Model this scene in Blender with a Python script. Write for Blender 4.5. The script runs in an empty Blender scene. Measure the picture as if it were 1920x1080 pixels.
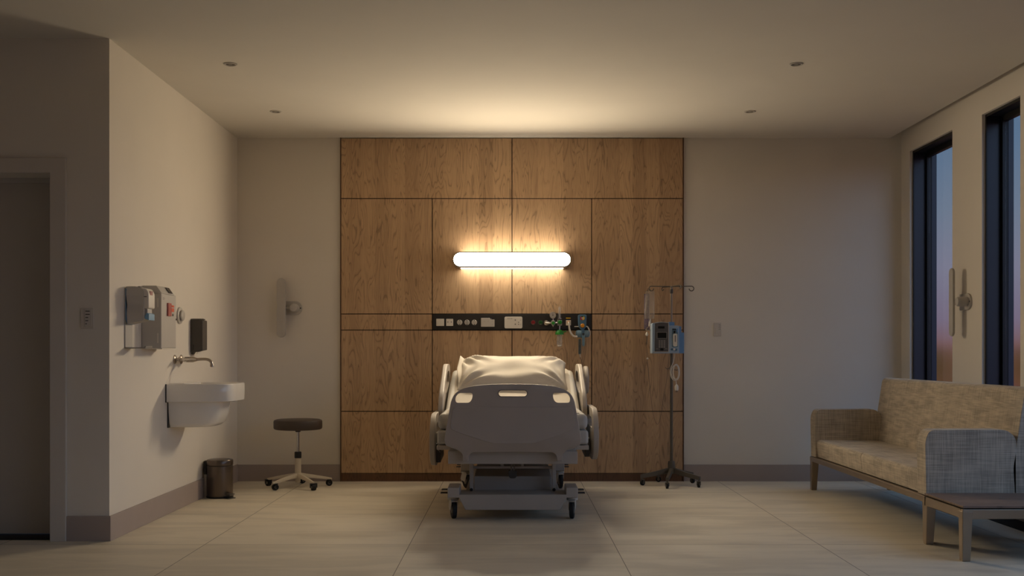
import bpy, bmesh, math, random
from mathutils import Vector, Matrix, noise as mnoise
random.seed(7)
C = bpy.context.scene.collection
SC = bpy.context.scene
PI = math.pi

# ------------------------------------------------------------------ camera
F = 2040.0            # focal length in pixels of a 1920 px wide frame
H = 1.125             # eye height
cam = bpy.data.cameras.new('camera'); camo = bpy.data.objects.new('camera', cam); C.objects.link(camo)
cam.sensor_width = 36; cam.lens = F/1920*36; cam.shift_y = 121/1920; cam.clip_end = 200
camo.location = (0, 0, H); camo.rotation_euler = (PI/2, 0, 0)
SC.camera = camo
SC.view_settings.view_transform = 'Standard'; SC.view_settings.look = 'None'
SC.view_settings.gamma = 1; SC.view_settings.exposure = 0.07
SC.view_settings.use_curve_mapping = False

LAMP_FRONT = 126.0      # emission of the bed-head lamp's front diffuser
LAMP_SLOT = 8.5     # emission of its upper and lower slots
LAMP_COL = (0.97, 0.80, 0.56)
SKY_GAIN = 1.0

# ------------------------------------------------------------------ colours
def lin(c):
    return tuple(((x/255)/12.92 if x/255 <= .04045 else ((x/255+.055)/1.055)**2.4) for x in c) + (1,)

# ------------------------------------------------------------------ sky: clear dusk, blurred autumn land below the horizon
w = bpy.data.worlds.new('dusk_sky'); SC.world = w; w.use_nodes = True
nt = w.node_tree; nt.nodes.clear()
def N(nt, t, **k):
    n = nt.nodes.new(t)
    for a, b in k.items():
        if a == 'inp':
            for i, v in b.items(): n.inputs[i].default_value = v
        else: setattr(n, a, b)
    return n
def L(nt, a, b): nt.links.new(a, b)
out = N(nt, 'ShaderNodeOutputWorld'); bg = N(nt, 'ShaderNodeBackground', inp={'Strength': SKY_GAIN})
tc = N(nt, 'ShaderNodeTexCoord'); sp = N(nt, 'ShaderNodeSeparateXYZ'); L(nt, tc.outputs['Generated'], sp.inputs[0])
mr = N(nt, 'ShaderNodeMapRange', inp={1: -0.2, 2: 0.6}); L(nt, sp.outputs[2], mr.inputs[0])
cr = N(nt, 'ShaderNodeValToRGB'); L(nt, mr.outputs[0], cr.inputs[0])
e = cr.color_ramp.elements
stops = [(0.0, (38, 40, 26)), (0.235, (84, 62, 46)), (0.258, (128, 96, 98)), (0.285, (128, 114, 134)), (0.34, (132, 130, 150)),
         (0.40, (118, 130, 150)), (0.48, (98, 122, 150)), (1.0, (84, 110, 142))]
e[0].position = stops[0][0]; e[0].color = lin(stops[0][1]); e[1].position = 1; e[1].color = lin(stops[-1][1])
for p, c in stops[1:-1]:
    x = e.new(p); x.color = lin(c)
nz = N(nt, 'ShaderNodeTexNoise', inp={'Scale': 9.0, 'Detail': 1.0}); L(nt, tc.outputs['Generated'], nz.inputs['Vector'])
r2 = N(nt, 'ShaderNodeValToRGB'); L(nt, nz.outputs[0], r2.inputs[0])
r2.color_ramp.elements[0].position = .35; r2.color_ramp.elements[0].color = lin((44, 60, 34))
r2.color_ramp.elements[1].position = .65; r2.color_ramp.elements[1].color = lin((112, 52, 96))
q = r2.color_ramp.elements.new(.5); q.color = lin((110, 74, 54))
lowm = N(nt, 'ShaderNodeMapRange', inp={1: 0.014, 2: -0.006, 3: 0.0, 4: 0.75}); lowm.interpolation_type = 'SMOOTHSTEP'
L(nt, sp.outputs[2], lowm.inputs[0])
mx = N(nt, 'ShaderNodeMix', data_type='RGBA'); L(nt, lowm.outputs[0], mx.inputs[0]); L(nt, cr.outputs[0], mx.inputs[6]); L(nt, r2.outputs[0], mx.inputs[7])
# unseen sky beside and behind the viewer, boosted several times as added fill
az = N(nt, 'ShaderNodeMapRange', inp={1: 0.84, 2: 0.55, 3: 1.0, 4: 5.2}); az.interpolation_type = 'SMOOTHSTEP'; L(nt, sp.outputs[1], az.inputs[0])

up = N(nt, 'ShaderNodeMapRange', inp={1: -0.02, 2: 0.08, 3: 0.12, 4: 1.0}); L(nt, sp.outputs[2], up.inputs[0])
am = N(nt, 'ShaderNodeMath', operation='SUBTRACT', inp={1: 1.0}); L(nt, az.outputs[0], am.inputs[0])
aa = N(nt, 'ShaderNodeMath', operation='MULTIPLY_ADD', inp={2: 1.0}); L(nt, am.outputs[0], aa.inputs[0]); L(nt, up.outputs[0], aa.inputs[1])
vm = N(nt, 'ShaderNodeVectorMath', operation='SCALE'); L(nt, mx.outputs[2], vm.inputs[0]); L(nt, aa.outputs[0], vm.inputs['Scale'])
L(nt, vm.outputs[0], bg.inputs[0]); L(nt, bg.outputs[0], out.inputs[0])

# ------------------------------------------------------------------ materials
def base(name, col, rough=.5, metal=0., **k):
    m = bpy.data.materials.new(name); m.use_nodes = True
    b = m.node_tree.nodes['Principled BSDF']
    b.inputs['Base Color'].default_value = lin(col); b.inputs['Roughness'].default_value = rough; b.inputs['Metallic'].default_value = metal
    for a, v in k.items(): b.inputs[a].default_value = v
    return m
def proc(name, col, rough=.5, metal=0., var=.06, scale=6., bump=0., bscale=80., **k):
    """plain finish with a slight cloudy variation and an optional fine bump"""
    m = base(name, col, rough, metal, **k); t = m.node_tree; b = t.nodes['Principled BSDF']
    g = N(t, 'ShaderNodeTexCoord')
    n = N(t, 'ShaderNodeTexNoise', inp={'Scale': scale, 'Detail': 3.0}); L(t, g.outputs['Object'], n.inputs['Vector'])
    mr = N(t, 'ShaderNodeMapRange', inp={1: .3, 2: .7, 3: 1-var, 4: 1+var}); L(t, n.outputs[0], mr.inputs[0])
    mm = N(t, 'ShaderNodeVectorMath', operation='SCALE'); mm.inputs[0].default_value = lin(col)[:3]; L(t, mr.outputs[0], mm.inputs['Scale'])
    L(t, mm.outputs[0], b.inputs['Base Color'])
    if bump:
        n2 = N(t, 'ShaderNodeTexNoise', inp={'Scale': bscale, 'Detail': 4.0}); L(t, g.outputs['Object'], n2.inputs['Vector'])
        bm = N(t, 'ShaderNodeBump', inp={'Strength': bump, 'Distance': .002}); L(t, n2.outputs[0], bm.inputs['Height']); L(t, bm.outputs[0], b.inputs['Normal'])
    return m
def wood(name, light, dark, axis='Z', strip=8.5, rough=.45):
    m = base(name, light, rough); t = m.node_tree; b = t.nodes['Principled BSDF']
    g = N(t, 'ShaderNodeNewGeometry'); s = N(t, 'ShaderNodeSeparateXYZ'); L(t, g.outputs['Position'], s.inputs[0])
    across, along = (s.outputs[0], s.outputs[2]) if axis == 'Z' else (s.outputs[1], s.outputs[0])
    def M(op, a, bb=None):
        n = N(t, 'ShaderNodeMath', operation=op)
        for i, v in enumerate((a, bb)):
            if v is None: continue
            if hasattr(v, 'links'): L(t, v, n.inputs[i])
            else: n.inputs[i].default_value = v
        return n.outputs[0]
    vor = N(t, 'ShaderNodeTexVoronoi', voronoi_dimensions='1D'); vor.inputs['Scale'].default_value = 1; vor.inputs['Randomness'].default_value = .8
    L(t, M('MULTIPLY', across, strip), vor.inputs['W'])
    sc = N(t, 'ShaderNodeSeparateColor'); L(t, vor.outputs['Color'], sc.inputs[0])
    # cathedral figure: level lines of a stretched noise, shifted strip by strip
    cx = M('ADD', M('MULTIPLY', across, 9.0), M('MULTIPLY', sc.outputs[0], 37.0))
    cz = M('ADD', M('MULTIPLY', along, 1.25), M('MULTIPLY', sc.outputs[1], 19.0))
    cv = N(t, 'ShaderNodeCombineXYZ'); L(t, cx, cv.inputs[0]); L(t, cz, cv.inputs[1])
    n1 = N(t, 'ShaderNodeTexNoise', inp={'Scale': 1.0, 'Detail': 2.0, 'Roughness': .45, 'Distortion': .35}); L(t, cv.outputs[0], n1.inputs['Vector'])
    ring = M('FRACT', M('MULTIPLY', n1.outputs[0], 17.0))
    r = N(t, 'ShaderNodeValToRGB'); L(t, ring, r.inputs[0])
    els = r.color_ramp.elements; els[0].position = 0; els[0].color = (.15, .15, .15, 1); els[1].position = 1; els[1].color = (.35, .35, .35, 1)
    for p, v in ((.12, .75), (.5, .95), (.8, .8)):
        x = els.new(p); x.color = (v, v, v, 1)
    fv = N(t, 'ShaderNodeCombineXYZ'); L(t, M('MULTIPLY', across, 190.), fv.inputs[0]); L(t, M('MULTIPLY', along, 5.), fv.inputs[1])
    n2 = N(t, 'ShaderNodeTexNoise', inp={'Scale': 1.0, 'Detail': 3.0}); L(t, fv.outputs[0], n2.inputs['Vector'])
    n3 = N(t, 'ShaderNodeTexNoise', inp={'Scale': 1.6, 'Detail': 2.0}); L(t, g.outputs['Position'], n3.inputs['Vector'])
    f = M('ADD', M('MULTIPLY', r.outputs[0], .42), M('MULTIPLY', n2.outputs[0], .34))
    f = M('ADD', f, M('MULTIPLY', sc.outputs[2], .30)); f = M('ADD', f, M('MULTIPLY', n3.outputs[0], .22)); f = M('SUBTRACT', f, .12)
    mx = N(t, 'ShaderNodeMix', data_type='RGBA'); L(t, f, mx.inputs[0]); mx.inputs[6].default_value = lin(dark); mx.inputs[7].default_value = lin(light)
    # dark pores and grain lines along the figure, fading in and out
    ln = M('MULTIPLY', M('LESS_THAN', ring, .16), M('GREATER_THAN', M('ADD', n3.outputs[0], M('MULTIPLY', sc.outputs[1], .25)), .55))
    pv = N(t, 'ShaderNodeCombineXYZ'); L(t, M('MULTIPLY', across, 260.), pv.inputs[0]); L(t, M('MULTIPLY', along, 11.), pv.inputs[1])
    n4 = N(t, 'ShaderNodeTexNoise', inp={'Scale': 1.0, 'Detail': 1.0}); L(t, pv.outputs[0], n4.inputs['Vector'])
    pore = M('GREATER_THAN', n4.outputs[0], .62)
    dk = M('SUBTRACT', M('SUBTRACT', 1.0, M('MULTIPLY', ln, .24)), M('MULTIPLY', pore, .10))
    sl = N(t, 'ShaderNodeVectorMath', operation='SCALE'); L(t, mx.outputs[2], sl.inputs[0]); L(t, dk, sl.inputs['Scale'])
    L(t, sl.outputs[0], b.inputs['Base Color'])
    bm = N(t, 'ShaderNodeBump', inp={'Strength': .12, 'Distance': .001}); L(t, n2.outputs[0], bm.inputs['Height']); L(t, bm.outputs[0], b.inputs['Normal'])
    return m
def fabric(name, c1, c2, s=210.):
    m = base(name, c1, .95); t = m.node_tree; b = t.nodes['Principled BSDF']
    g = N(t, 'ShaderNodeNewGeometry')
    outs = []
    for v in ((s, s*.03, s*.03), (s*.03, s, s*.03), (s*.03, s*.03, s)):
        mp = N(t, 'ShaderNodeVectorMath', operation='MULTIPLY'); L(t, g.outputs['Position'], mp.inputs[0]); mp.inputs[1].default_value = v
        n = N(t, 'ShaderNodeTexNoise', inp={'Scale': 1.0, 'Detail': 2.0}); L(t, mp.outputs[0], n.inputs['Vector']); outs.append(n.outputs[0])
    a = N(t, 'ShaderNodeMath', operation='ADD'); L(t, outs[0], a.inputs[0]); L(t, outs[1], a.inputs[1])
    a2 = N(t, 'ShaderNodeMath', operation='ADD'); L(t, a.outputs[0], a2.inputs[0]); L(t, outs[2], a2.inputs[1])
    mr = N(t, 'ShaderNodeMapRange', inp={1: 1.22, 2: 1.8}); L(t, a2.outputs[0], mr.inputs[0])
    mx = N(t, 'ShaderNodeMix', data_type='RGBA'); L(t, mr.outputs[0], mx.inputs[0]); mx.inputs[6].default_value = lin(c1); mx.inputs[7].default_value = lin(c2)
    L(t, mx.outputs[2], b.inputs['Base Color'])
    bm = N(t, 'ShaderNodeBump', inp={'Strength': .5, 'Distance': .002}); L(t, a2.outputs[0], bm.inputs['Height']); L(t, bm.outputs[0], b.inputs['Normal'])
    b.inputs['Sheen Weight'].default_value = .15
    return m
def tiles():
    m = base('floor_tile', (190, 180, 165), .45); t = m.node_tree; b = t.nodes['Principled BSDF']
    g = N(t, 'ShaderNodeNewGeometry'); s = N(t, 'ShaderNodeSeparateXYZ'); L(t, g.outputs['Position'], s.inputs[0])
    def M(op, a, bb=None):
        n = N(t, 'ShaderNodeMath', operation=op)
        for i, v in enumerate((a, bb)):
            if v is None: continue
            if hasattr(v, 'links'): L(t, v, n.inputs[i])
            else: n.inputs[i].default_value = v
        return n.outputs[0]
    ux = M('DIVIDE', M('ADD', s.outputs[0], .6+12), 1.2); uy = M('DIVIDE', M('ADD', s.outputs[1], 12-6.374+1.2*6), 1.2)
    def line(u, half):
        d = M('ABSOLUTE', M('SUBTRACT', M('FRACT', M('ADD', u, .5)), .5)); return M('LESS_THAN', d, half/1.2)
    joint = M('MAXIMUM', line(ux, .0022), line(uy, .0026))
    tid = N(t, 'ShaderNodeCombineXYZ'); L(t, M('FLOOR', ux), tid.inputs[0]); L(t, M('FLOOR', uy), tid.inputs[1])
    wn = N(t, 'ShaderNodeTexWhiteNoise', noise_dimensions='2D'); L(t, tid.outputs[0], wn.inputs['Vector'])
    # stone veining that runs across the room, different in every tile
    off = N(t, 'ShaderNodeVectorMath', operation='SCALE'); L(t, wn.outputs['Color'], off.inputs[0]); off.inputs['Scale'].default_value = 20
    mp = N(t, 'ShaderNodeVectorMath', operation='MULTIPLY'); L(t, g.outputs['Position'], mp.inputs[0]); mp.inputs[1].default_value = (.9, 4.5, 1)
    ad = N(t, 'ShaderNodeVectorMath', operation='ADD'); L(t, mp.outputs[0], ad.inputs[0]); L(t, off.outputs[0], ad.inputs[1])
    n1 = N(t, 'ShaderNodeTexNoise', inp={'Scale': 1.3, 'Detail': 6.0, 'Roughness': .6, 'Distortion': .8}); L(t, ad.outputs[0], n1.inputs['Vector'])
    r = N(t, 'ShaderNodeValToRGB'); L(t, n1.outputs[0], r.inputs[0])
    els = r.color_ramp.elements; els[0].position = .3; els[0].color = lin((206, 196, 178)); els[1].position = .72; els[1].color = lin((228, 218, 199))
    x = els.new(.47); x.color = lin((216, 206, 187)); x = els.new(.5); x.color = lin((221, 211, 192))
    mx = N(t, 'ShaderNodeMix', data_type='RGBA'); L(t, joint, mx.inputs[0]); L(t, r.outputs[0], mx.inputs[6]); mx.inputs[7].default_value = lin((118, 108, 96))
    L(t, mx.outputs[2], b.inputs['Base Color'])
    mr = N(t, 'ShaderNodeMapRange', inp={1: .3, 2: .7, 3: .42, 4: .6}); L(t, n1.outputs[0], mr.inputs[0]); L(t, mr.outputs[0], b.inputs['Roughness'])
    return m
def emit(name, col, strength):
    m = bpy.data.materials.new(name); m.use_nodes = True; t = m.node_tree; t.nodes.clear()
    o = N(t, 'ShaderNodeOutputMaterial'); e = N(t, 'ShaderNodeEmission'); e.inputs[0].default_value = (*col, 1); e.inputs[1].default_value = strength
    L(t, e.outputs[0], o.inputs[0]); return m
def clear(name, tint=(1, 1, 1), rough=.05, opac=.12, col=(230, 230, 230)):
    """thin clear pane or film: see-through with a facing-angle reflection"""
    m = bpy.data.materials.new(name); m.use_nodes = True; t = m.node_tree; t.nodes.clear()
    o = N(t, 'ShaderNodeOutputMaterial'); tr = N(t, 'ShaderNodeBsdfTransparent'); tr.inputs[0].default_value = (*tint, 1)
    p = N(t, 'ShaderNodeBsdfPrincipled'); p.inputs['Base Color'].default_value = lin(col); p.inputs['Roughness'].default_value = rough
    fr = N(t, 'ShaderNodeLayerWeight', inp={'Blend': .5}); pw = N(t, 'ShaderNodeMath', operation='POWER'); L(t, fr.outputs['Facing'], pw.inputs[0]); pw.inputs[1].default_value = 3
    mr = N(t, 'ShaderNodeMapRange', inp={1: 0., 2: 1., 3: opac, 4: min(1., opac+.6)}); L(t, pw.outputs[0], mr.inputs[0])
    mx = N(t, 'ShaderNodeMixShader'); L(t, mr.outputs[0], mx.inputs[0]); L(t, tr.outputs[0], mx.inputs[1]); L(t, p.outputs[0], mx.inputs[2])
    L(t, mx.outputs[0], o.inputs[0]); return m
def pane(name):
    m = bpy.data.materials.new(name); m.use_nodes = True; t = m.node_tree; t.nodes.clear()
    o = N(t, 'ShaderNodeOutputMaterial'); tr = N(t, 'ShaderNodeBsdfTransparent'); tr.inputs[0].default_value = (.92, .94, .95, 1)
    gl = N(t, 'ShaderNodeBsdfGlossy', inp={'Roughness': .02}); fr = N(t, 'ShaderNodeLayerWeight', inp={'Blend': .5}); pw = N(t, 'ShaderNodeMath', operation='POWER'); L(t, fr.outputs['Facing'], pw.inputs[0]); pw.inputs[1].default_value = 5
    mr = N(t, 'ShaderNodeMapRange', inp={1: 0., 2: 1., 3: .02, 4: .6}); L(t, pw.outputs[0], mr.inputs[0])
    mx = N(t, 'ShaderNodeMixShader'); L(t, mr.outputs[0], mx.inputs[0]); L(t, tr.outputs[0], mx.inputs[1]); L(t, gl.outputs[0], mx.inputs[2])
    L(t, mx.outputs[0], o.inputs[0]); return m

M_ = dict(
    wall=proc('wall_paint', (228, 220, 208), .85, var=.015, scale=2., bump=.05, bscale=300.),
    ceil=proc('ceiling_paint', (216, 210, 200), .9, var=.015, scale=2., bump=.04, bscale=300.),
    skirt=proc('skirting_vinyl', (170, 156, 148), .6, var=.02),
    casing=proc('casing_paint', (208, 200, 190), .5, var=.01),
    door=proc('door_laminate', (186, 178, 168), .55, var=.02),
    floor=tiles(),
    wood=wood('panel_veneer', (214, 178, 138), (146, 114, 84)),
    plinth=wood('plinth_veneer', (120, 84, 58), (74, 50, 36)),
    black=proc('black_plastic', (26, 25, 25), .45),
    gap=proc('shadow_gap_black', (14, 12, 11), .9),
    rail=proc('rail_anodised', (38, 33, 30), .5),
    white=proc('white_plastic', (226, 218, 206), .4, var=.02),
    grey=proc('grey_plastic', (150, 144, 136), .45),
    lgrey=proc('light_grey_plastic', (190, 184, 176), .45, var=.03),
    dgrey=proc('dark_grey_plastic', (74, 69, 64), .4),
    frame=proc('window_frame_dark', (30, 36, 50), .35),
    framein=proc('window_frame_black', (12, 12, 14), .4),
    glass=pane('window_glass'),
    lampf=emit('lamp_diffuser', LAMP_COL, LAMP_FRONT),
    lamps=emit('lamp_slot_diffuser', (0.97, 0.86, 0.68), LAMP_SLOT),
    lampbody=proc('lamp_housing', (170, 150, 125), .35, .6),
    chrome=proc('chrome', (205, 200, 195), .18, 1.0, var=.02),
    nickel=proc('brushed_nickel', (170, 160, 150), .32, 1.0, var=.04),
    steel=proc('satin_steel', (150, 138, 126), .38, .9, var=.04),
    bedp=proc('bed_plastic', (176, 166, 155), .5, var=.02),
    bedf=proc('bed_footboard_plastic', (174, 164, 156), .55, var=.02),
    bedm=proc('bed_painted_metal', (176, 168, 160), .45, var=.03),
    bedd=proc('bed_dark_plastic', (70, 66, 64), .5),
    matt=proc('mattress_cover', (182, 178, 172), .6, var=.03, bump=.1, bscale=40.),
    linen=proc('pillow_linen', (206, 198, 186), .9, var=.02, bump=.15, bscale=120.),
    sheet=proc('sheet_linen', (202, 194, 182), .9, var=.02, bump=.15, bscale=60.),
    rubber=proc('tyre_rubber', (24, 23, 23), .7),
    ceramic=proc('ceramic', (232, 228, 222), .12, var=.01, **{'Coat Weight': .3}),
    seatv=proc('stool_vinyl', (72, 60, 52), .5, bump=.1, bscale=60.),
    cream=proc('cream_enamel', (212, 200, 180), .4, var=.02),
    binm=proc('bin_metal', (112, 102, 94), .3, .85, var=.04),
    iron=proc('pole_dark_metal', (104, 98, 90), .36, .5),
    pblue=proc('pump_blue', (104, 146, 196), .45),
    plight=proc('pump_pale_blue', (160, 180, 200), .4),
    pface=proc('pump_face', (88, 84, 82), .4),
    regblue=proc('regulator_blue', (86, 120, 146), .35),
    regblue2=proc('canister_blue', (112, 140, 158), .3),
    red=proc('red_plastic', (176, 34, 34), .4), dred=proc('dark_red_plastic', (128, 12, 24), .4),
    redl=proc('red_lens', (190, 100, 92), .3), orange=proc('orange_label', (220, 80, 36), .5),
    amber=proc('amber_plastic', (226, 150, 30), .35), yellow=proc('yellow_plastic', (226, 190, 50), .4),
    green=proc('green_plastic', (44, 140, 48), .35), dgreen=proc('dark_green_plastic', (18, 82, 28), .4),
    sky=proc('blue_lever', (130, 172, 204), .35), skyd=proc('blue_backplate', (96, 134, 168), .4),
    screen=proc('dark_screen', (20, 22, 22), .15),
    clear=clear('clear_plastic'), bag=clear('iv_bag_film', (.94, .92, .88), .15, .24, (220, 210, 195)),
    bag2=clear('iv_bag_film_mauve', (.80, .76, .86), .3, .45, (150, 140, 165)),
    tube=clear('clear_tubing', (.9, .88, .85), .2, .35, (200, 190, 175)),
    corr=clear('corrugated_tubing', (.6, .68, .72), .3, .35, (110, 130, 140)),
    sofa=fabric('sofa_weave', (158, 147, 132), (208, 195, 175)),
    tabw=wood('table_walnut', (152, 126, 110), (100, 82, 74), axis='X', strip=8.),
    bronze=proc('bronze_metal', (166, 150, 132), .35, .8, var=.03),
    recess=proc('downlight_recess', (96, 88, 80), .6),
    text=proc('print_dark', (60, 54, 50), .6), textg=proc('print_grey', (140, 132, 124), .6),
)

# ------------------------------------------------------------------ mesh builder
WORLD = {}     # roots whose parts are authored in room coordinates
class MB:
    def __init__(s): s.v = []; s.f = []
    def add(s, vs, fs, mat=None):
        o = len(s.v)
        s.v += [tuple(mat @ Vector(p)) if mat else tuple(p) for p in vs]
        s.f += [tuple(i+o for i in f) for f in fs]; return s
    def box(s, x0, x1, y0, y1, z0, z1, mat=None):
        vs = [(x, y, z) for z in (z0, z1) for y in (y0, y1) for x in (x0, x1)]
        return s.add(vs, [(0, 2, 3, 1), (4, 5, 7, 6), (0, 1, 5, 4), (2, 6, 7, 3), (0, 4, 6, 2), (1, 3, 7, 5)], mat)
    def cbox(s, c, d, mat=None):
        return s.box(c[0]-d[0]/2, c[0]+d[0]/2, c[1]-d[1]/2, c[1]+d[1]/2, c[2]-d[2]/2, c[2]+d[2]/2, mat)
    def rings(s, loops, cap0=True, cap1=True, closed=True, mat=None):
        n = len(loops[0]); vs = [p for l in loops for p in l]; fs = []
        for k in range(len(loops)-1):
            for i in range(n if closed else n-1):
                j = (i+1) % n; fs.append((k*n+i, k*n+j, (k+1)*n+j, (k+1)*n+i))
        if cap0: fs.append(tuple(reversed(range(n))))
        if cap1: fs.append(tuple((len(loops)-1)*n+i for i in range(n)))
        return s.add(vs, fs, mat)
    def cyl(s, p0, p1, r0, r1=None, n=24, mat=None):
        r1 = r0 if r1 is None else r1
        p0 = Vector(p0); p1 = Vector(p1); d = (p1-p0).normalized()
        u = d.orthogonal().normalized(); v = d.cross(u)
        lp = [[p+(u*math.cos(2*PI*i/n)+v*math.sin(2*PI*i/n))*r for i in range(n)] for p, r in ((p0, r0), (p1, r1))]
        return s.rings(lp, mat=mat)
    def lathe(s, prof, c=(0, 0, 0), n=32, axis='Z', mat=None):
        lp = []
        for r, h in prof:
            r = max(r, 1e-5); ring = []
            for i in range(n):
                a = 2*PI*i/n; x, y = r*math.cos(a), r*math.sin(a)
                p = {'Z': (x, y, h), 'Y': (x, -h, y), 'X': (h, x, y)}[axis]   # axis Y: height towards the camera
                ring.append((p[0]+c[0], p[1]+c[1], p[2]+c[2]))
            lp.append(ring)
        return s.rings(lp, mat=mat)
    def tube(s, pts, r, n=10, closed=False, mat=None, caps=True):
        pts = [Vector(p) for p in pts]; m = len(pts); lp = []
        up = None
        for i, p in enumerate(pts):
            a = pts[(i-1) % m] if closed or i > 0 else p; b = pts[(i+1) % m] if closed or i < m-1 else p
            d = (b-a).normalized()
            if up is None: up = d.orthogonal().normalized()
            u = (up-d*up.dot(d)); u = u.normalized() if u.length > 1e-6 else d.orthogonal().normalized(); up = u; v = d.cross(u)
            rr = r(i/(m-1)) if callable(r) else r
            lp.append([p+(u*math.cos(2*PI*k/n)+v*math.sin(2*PI*k/n))*rr for k in range(n)])
        if closed: lp.append(lp[0]); return s.rings(lp, False, False, mat=mat)
        return s.rings(lp, caps, caps, mat=mat)
    def prism(s, poly, d0, d1, plane='XZ', mat=None):
        f = {'XZ': lambda a, b, d: (a, d, b), 'YZ': lambda a, b, d: (d, a, b), 'XY': lambda a, b, d: (a, b, d)}[plane]
        return s.rings([[f(a, b, d0) for a, b in poly], [f(a, b, d1) for a, b in poly]], mat=mat)
    def frameprism(s, outer, inner, d0, d1, plane='XZ', mat=None):
        """a flat ring: outer and inner outlines with the same number of points"""
        f = {'XZ': lambda a, b, d: (a, d, b), 'YZ': lambda a, b, d: (d, a, b), 'XY': lambda a, b, d: (a, b, d)}[plane]
        lp = [[f(a, b, d0) for a, b in outer], [f(a, b, d1) for a, b in outer], [f(a, b, d1) for a, b in inner], [f(a, b, d0) for a, b in inner]]
        lp.append(lp[0]); return s.rings(lp, False, False, mat=mat)
    def build(s, name, mat, parent=None, bevel=0, seg=2, angle=38, subsurf=0, loc=None, rot=None):
        root = parent
        while root is not None and root.parent is not None: root = root.parent
        off = Vector(WORLD.get(root.name, (0, 0, 0))) if root is not None else Vector((0, 0, 0))
        own = None
        if parent is None and loc is None:      # top-level mesh authored in room coordinates: origin at its base
            xs = [p[0] for p in s.v]; ys = [p[1] for p in s.v]; zs = [p[2] for p in s.v]
            own = Vector(((min(xs)+max(xs))/2, (min(ys)+max(ys))/2, min(zs))); off = own
        me = bpy.data.meshes.new(name); me.from_pydata([tuple(Vector(p)-off) for p in s.v], [], s.f)
        bm = bmesh.new(); bm.from_mesh(me); bmesh.ops.remove_doubles(bm, verts=bm.verts, dist=1e-6)
        bmesh.ops.recalc_face_normals(bm, faces=bm.faces); bm.to_mesh(me); bm.free()
        me.materials.append(mat)
        for p in me.polygons: p.use_smooth = True
        me.set_sharp_from_angle(angle=math.radians(angle))
        o = bpy.data.objects.new(name, me); C.objects.link(o)
        if own is not None: o.location = own
        if loc is not None: o.location = loc
        if rot is not None: o.rotation_euler = rot
        if parent is not None: o.parent = parent
        if bevel:
            b = o.modifiers.new('bevel', 'BEVEL'); b.width = bevel; b.segments = seg; b.limit_method = 'ANGLE'; b.angle_limit = math.radians(40); b.harden_normals = True
        if subsurf:
            b = o.modifiers.new('subsurf', 'SUBSURF'); b.levels = subsurf; b.render_levels = subsurf
        return o
def tag(o, label=None, cat=None, group=None, kind=None):
    if label: o['label'] = label
    if cat: o['category'] = cat
    if group: o['group'] = group
    if kind: o['kind'] = kind
    return o
def thing(name, label, cat, loc, rotz=0, group=None, room=False):
    o = bpy.data.objects.new(name, None); C.objects.link(o); o.empty_display_size = .05
    o.location = loc; o.rotation_euler = (0, 0, rotz); tag(o, label, cat, group)
    if room: WORLD[o.name] = tuple(loc)
    return o
def struct(name, mb, mat, **k):
    o = mb.build(name, mat, **k); o['kind'] = 'structure'; return o
def rrect(x0, x1, z0, z1, r, n=6):
    """rounded rectangle outline"""
    r = min(r, (x1-x0)/2-1e-5, (z1-z0)/2-1e-5); pts = []
    for cx, cz, a0 in ((x1-r, z0+r, -90), (x1-r, z1-r, 0), (x0+r, z1-r, 90), (x0+r, z0+r, 180)):
        for i in range(n+1):
            a = math.radians(a0+90*i/n); pts.append((cx+r*math.cos(a), cz+r*math.sin(a)))
    return pts
def circ(cx, cz, r, n=24): return [(cx+r*math.cos(2*PI*i/n), cz+r*math.sin(2*PI*i/n)) for i in range(n)]
def rpoly(pts, r, n=5):
    """polygon with each corner rounded (r may be a list)"""
    out = []; m = len(pts)
    for i, p in enumerate(pts):
        p = Vector(p); a = Vector(pts[i-1]); b = Vector(pts[(i+1) % m]); rr = r[i] if isinstance(r, (list, tuple)) else r
        da = (a-p); db = (b-p); t = min(rr, da.length*.48, db.length*.48)
        if t < 1e-5: out.append(tuple(p)); continue
        q0 = p+da.normalized()*t; q1 = p+db.normalized()*t
        for k in range(n+1):
            s = k/n; out.append(tuple(q0*(1-s)**2+p*2*s*(1-s)+q1*s*s))
    return out
def bez(pts, n=10):
    """Catmull-Rom through the points"""
    P = [Vector(p) for p in pts]; P = [P[0]*2-P[1]]+P+[P[-1]*2-P[-2]]; out = []
    for i in range(1, len(P)-2):
        for k in range(n):
            t = k/n; a, b, c, d = P[i-1:i+3]
            out.append(.5*((2*b)+(c-a)*t+(2*a-5*b+4*c-d)*t*t+(3*b-a-3*c+d)*t**3))
    out.append(P[-2]); return out
def bool_cut(o, cutter_mb, name):
    """cut holes: the cutter is applied at build time and removed"""
    me = bpy.data.meshes.new(name); me.from_pydata([tuple(Vector(p)-Vector(o.matrix_world.translation if o.parent is None else WORLD[o.parent.name])) for p in cutter_mb.v], [], cutter_mb.f)
    bm = bmesh.new(); bm.from_mesh(me); bmesh.ops.recalc_face_normals(bm, faces=bm.faces); bm.to_mesh(me); bm.free()
    c = bpy.data.objects.new(name, me); C.objects.link(c)
    c.parent = o.parent
    if o.parent is None: c.location = o.location
    md = o.modifiers.new('cut', 'BOOLEAN'); md.operation = 'DIFFERENCE'; md.object = c; md.solver = 'EXACT'
    bpy.context.view_layer.update()
    dg = bpy.context.evaluated_depsgraph_get()
    new = bpy.data.meshes.new_from_object(o.evaluated_get(dg))
    o.modifiers.clear(); o.data = new
    for p in new.polygons: p.use_smooth = True
    new.set_sharp_from_angle(angle=math.radians(35))
    bpy.data.objects.remove(c)
    return o

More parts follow.
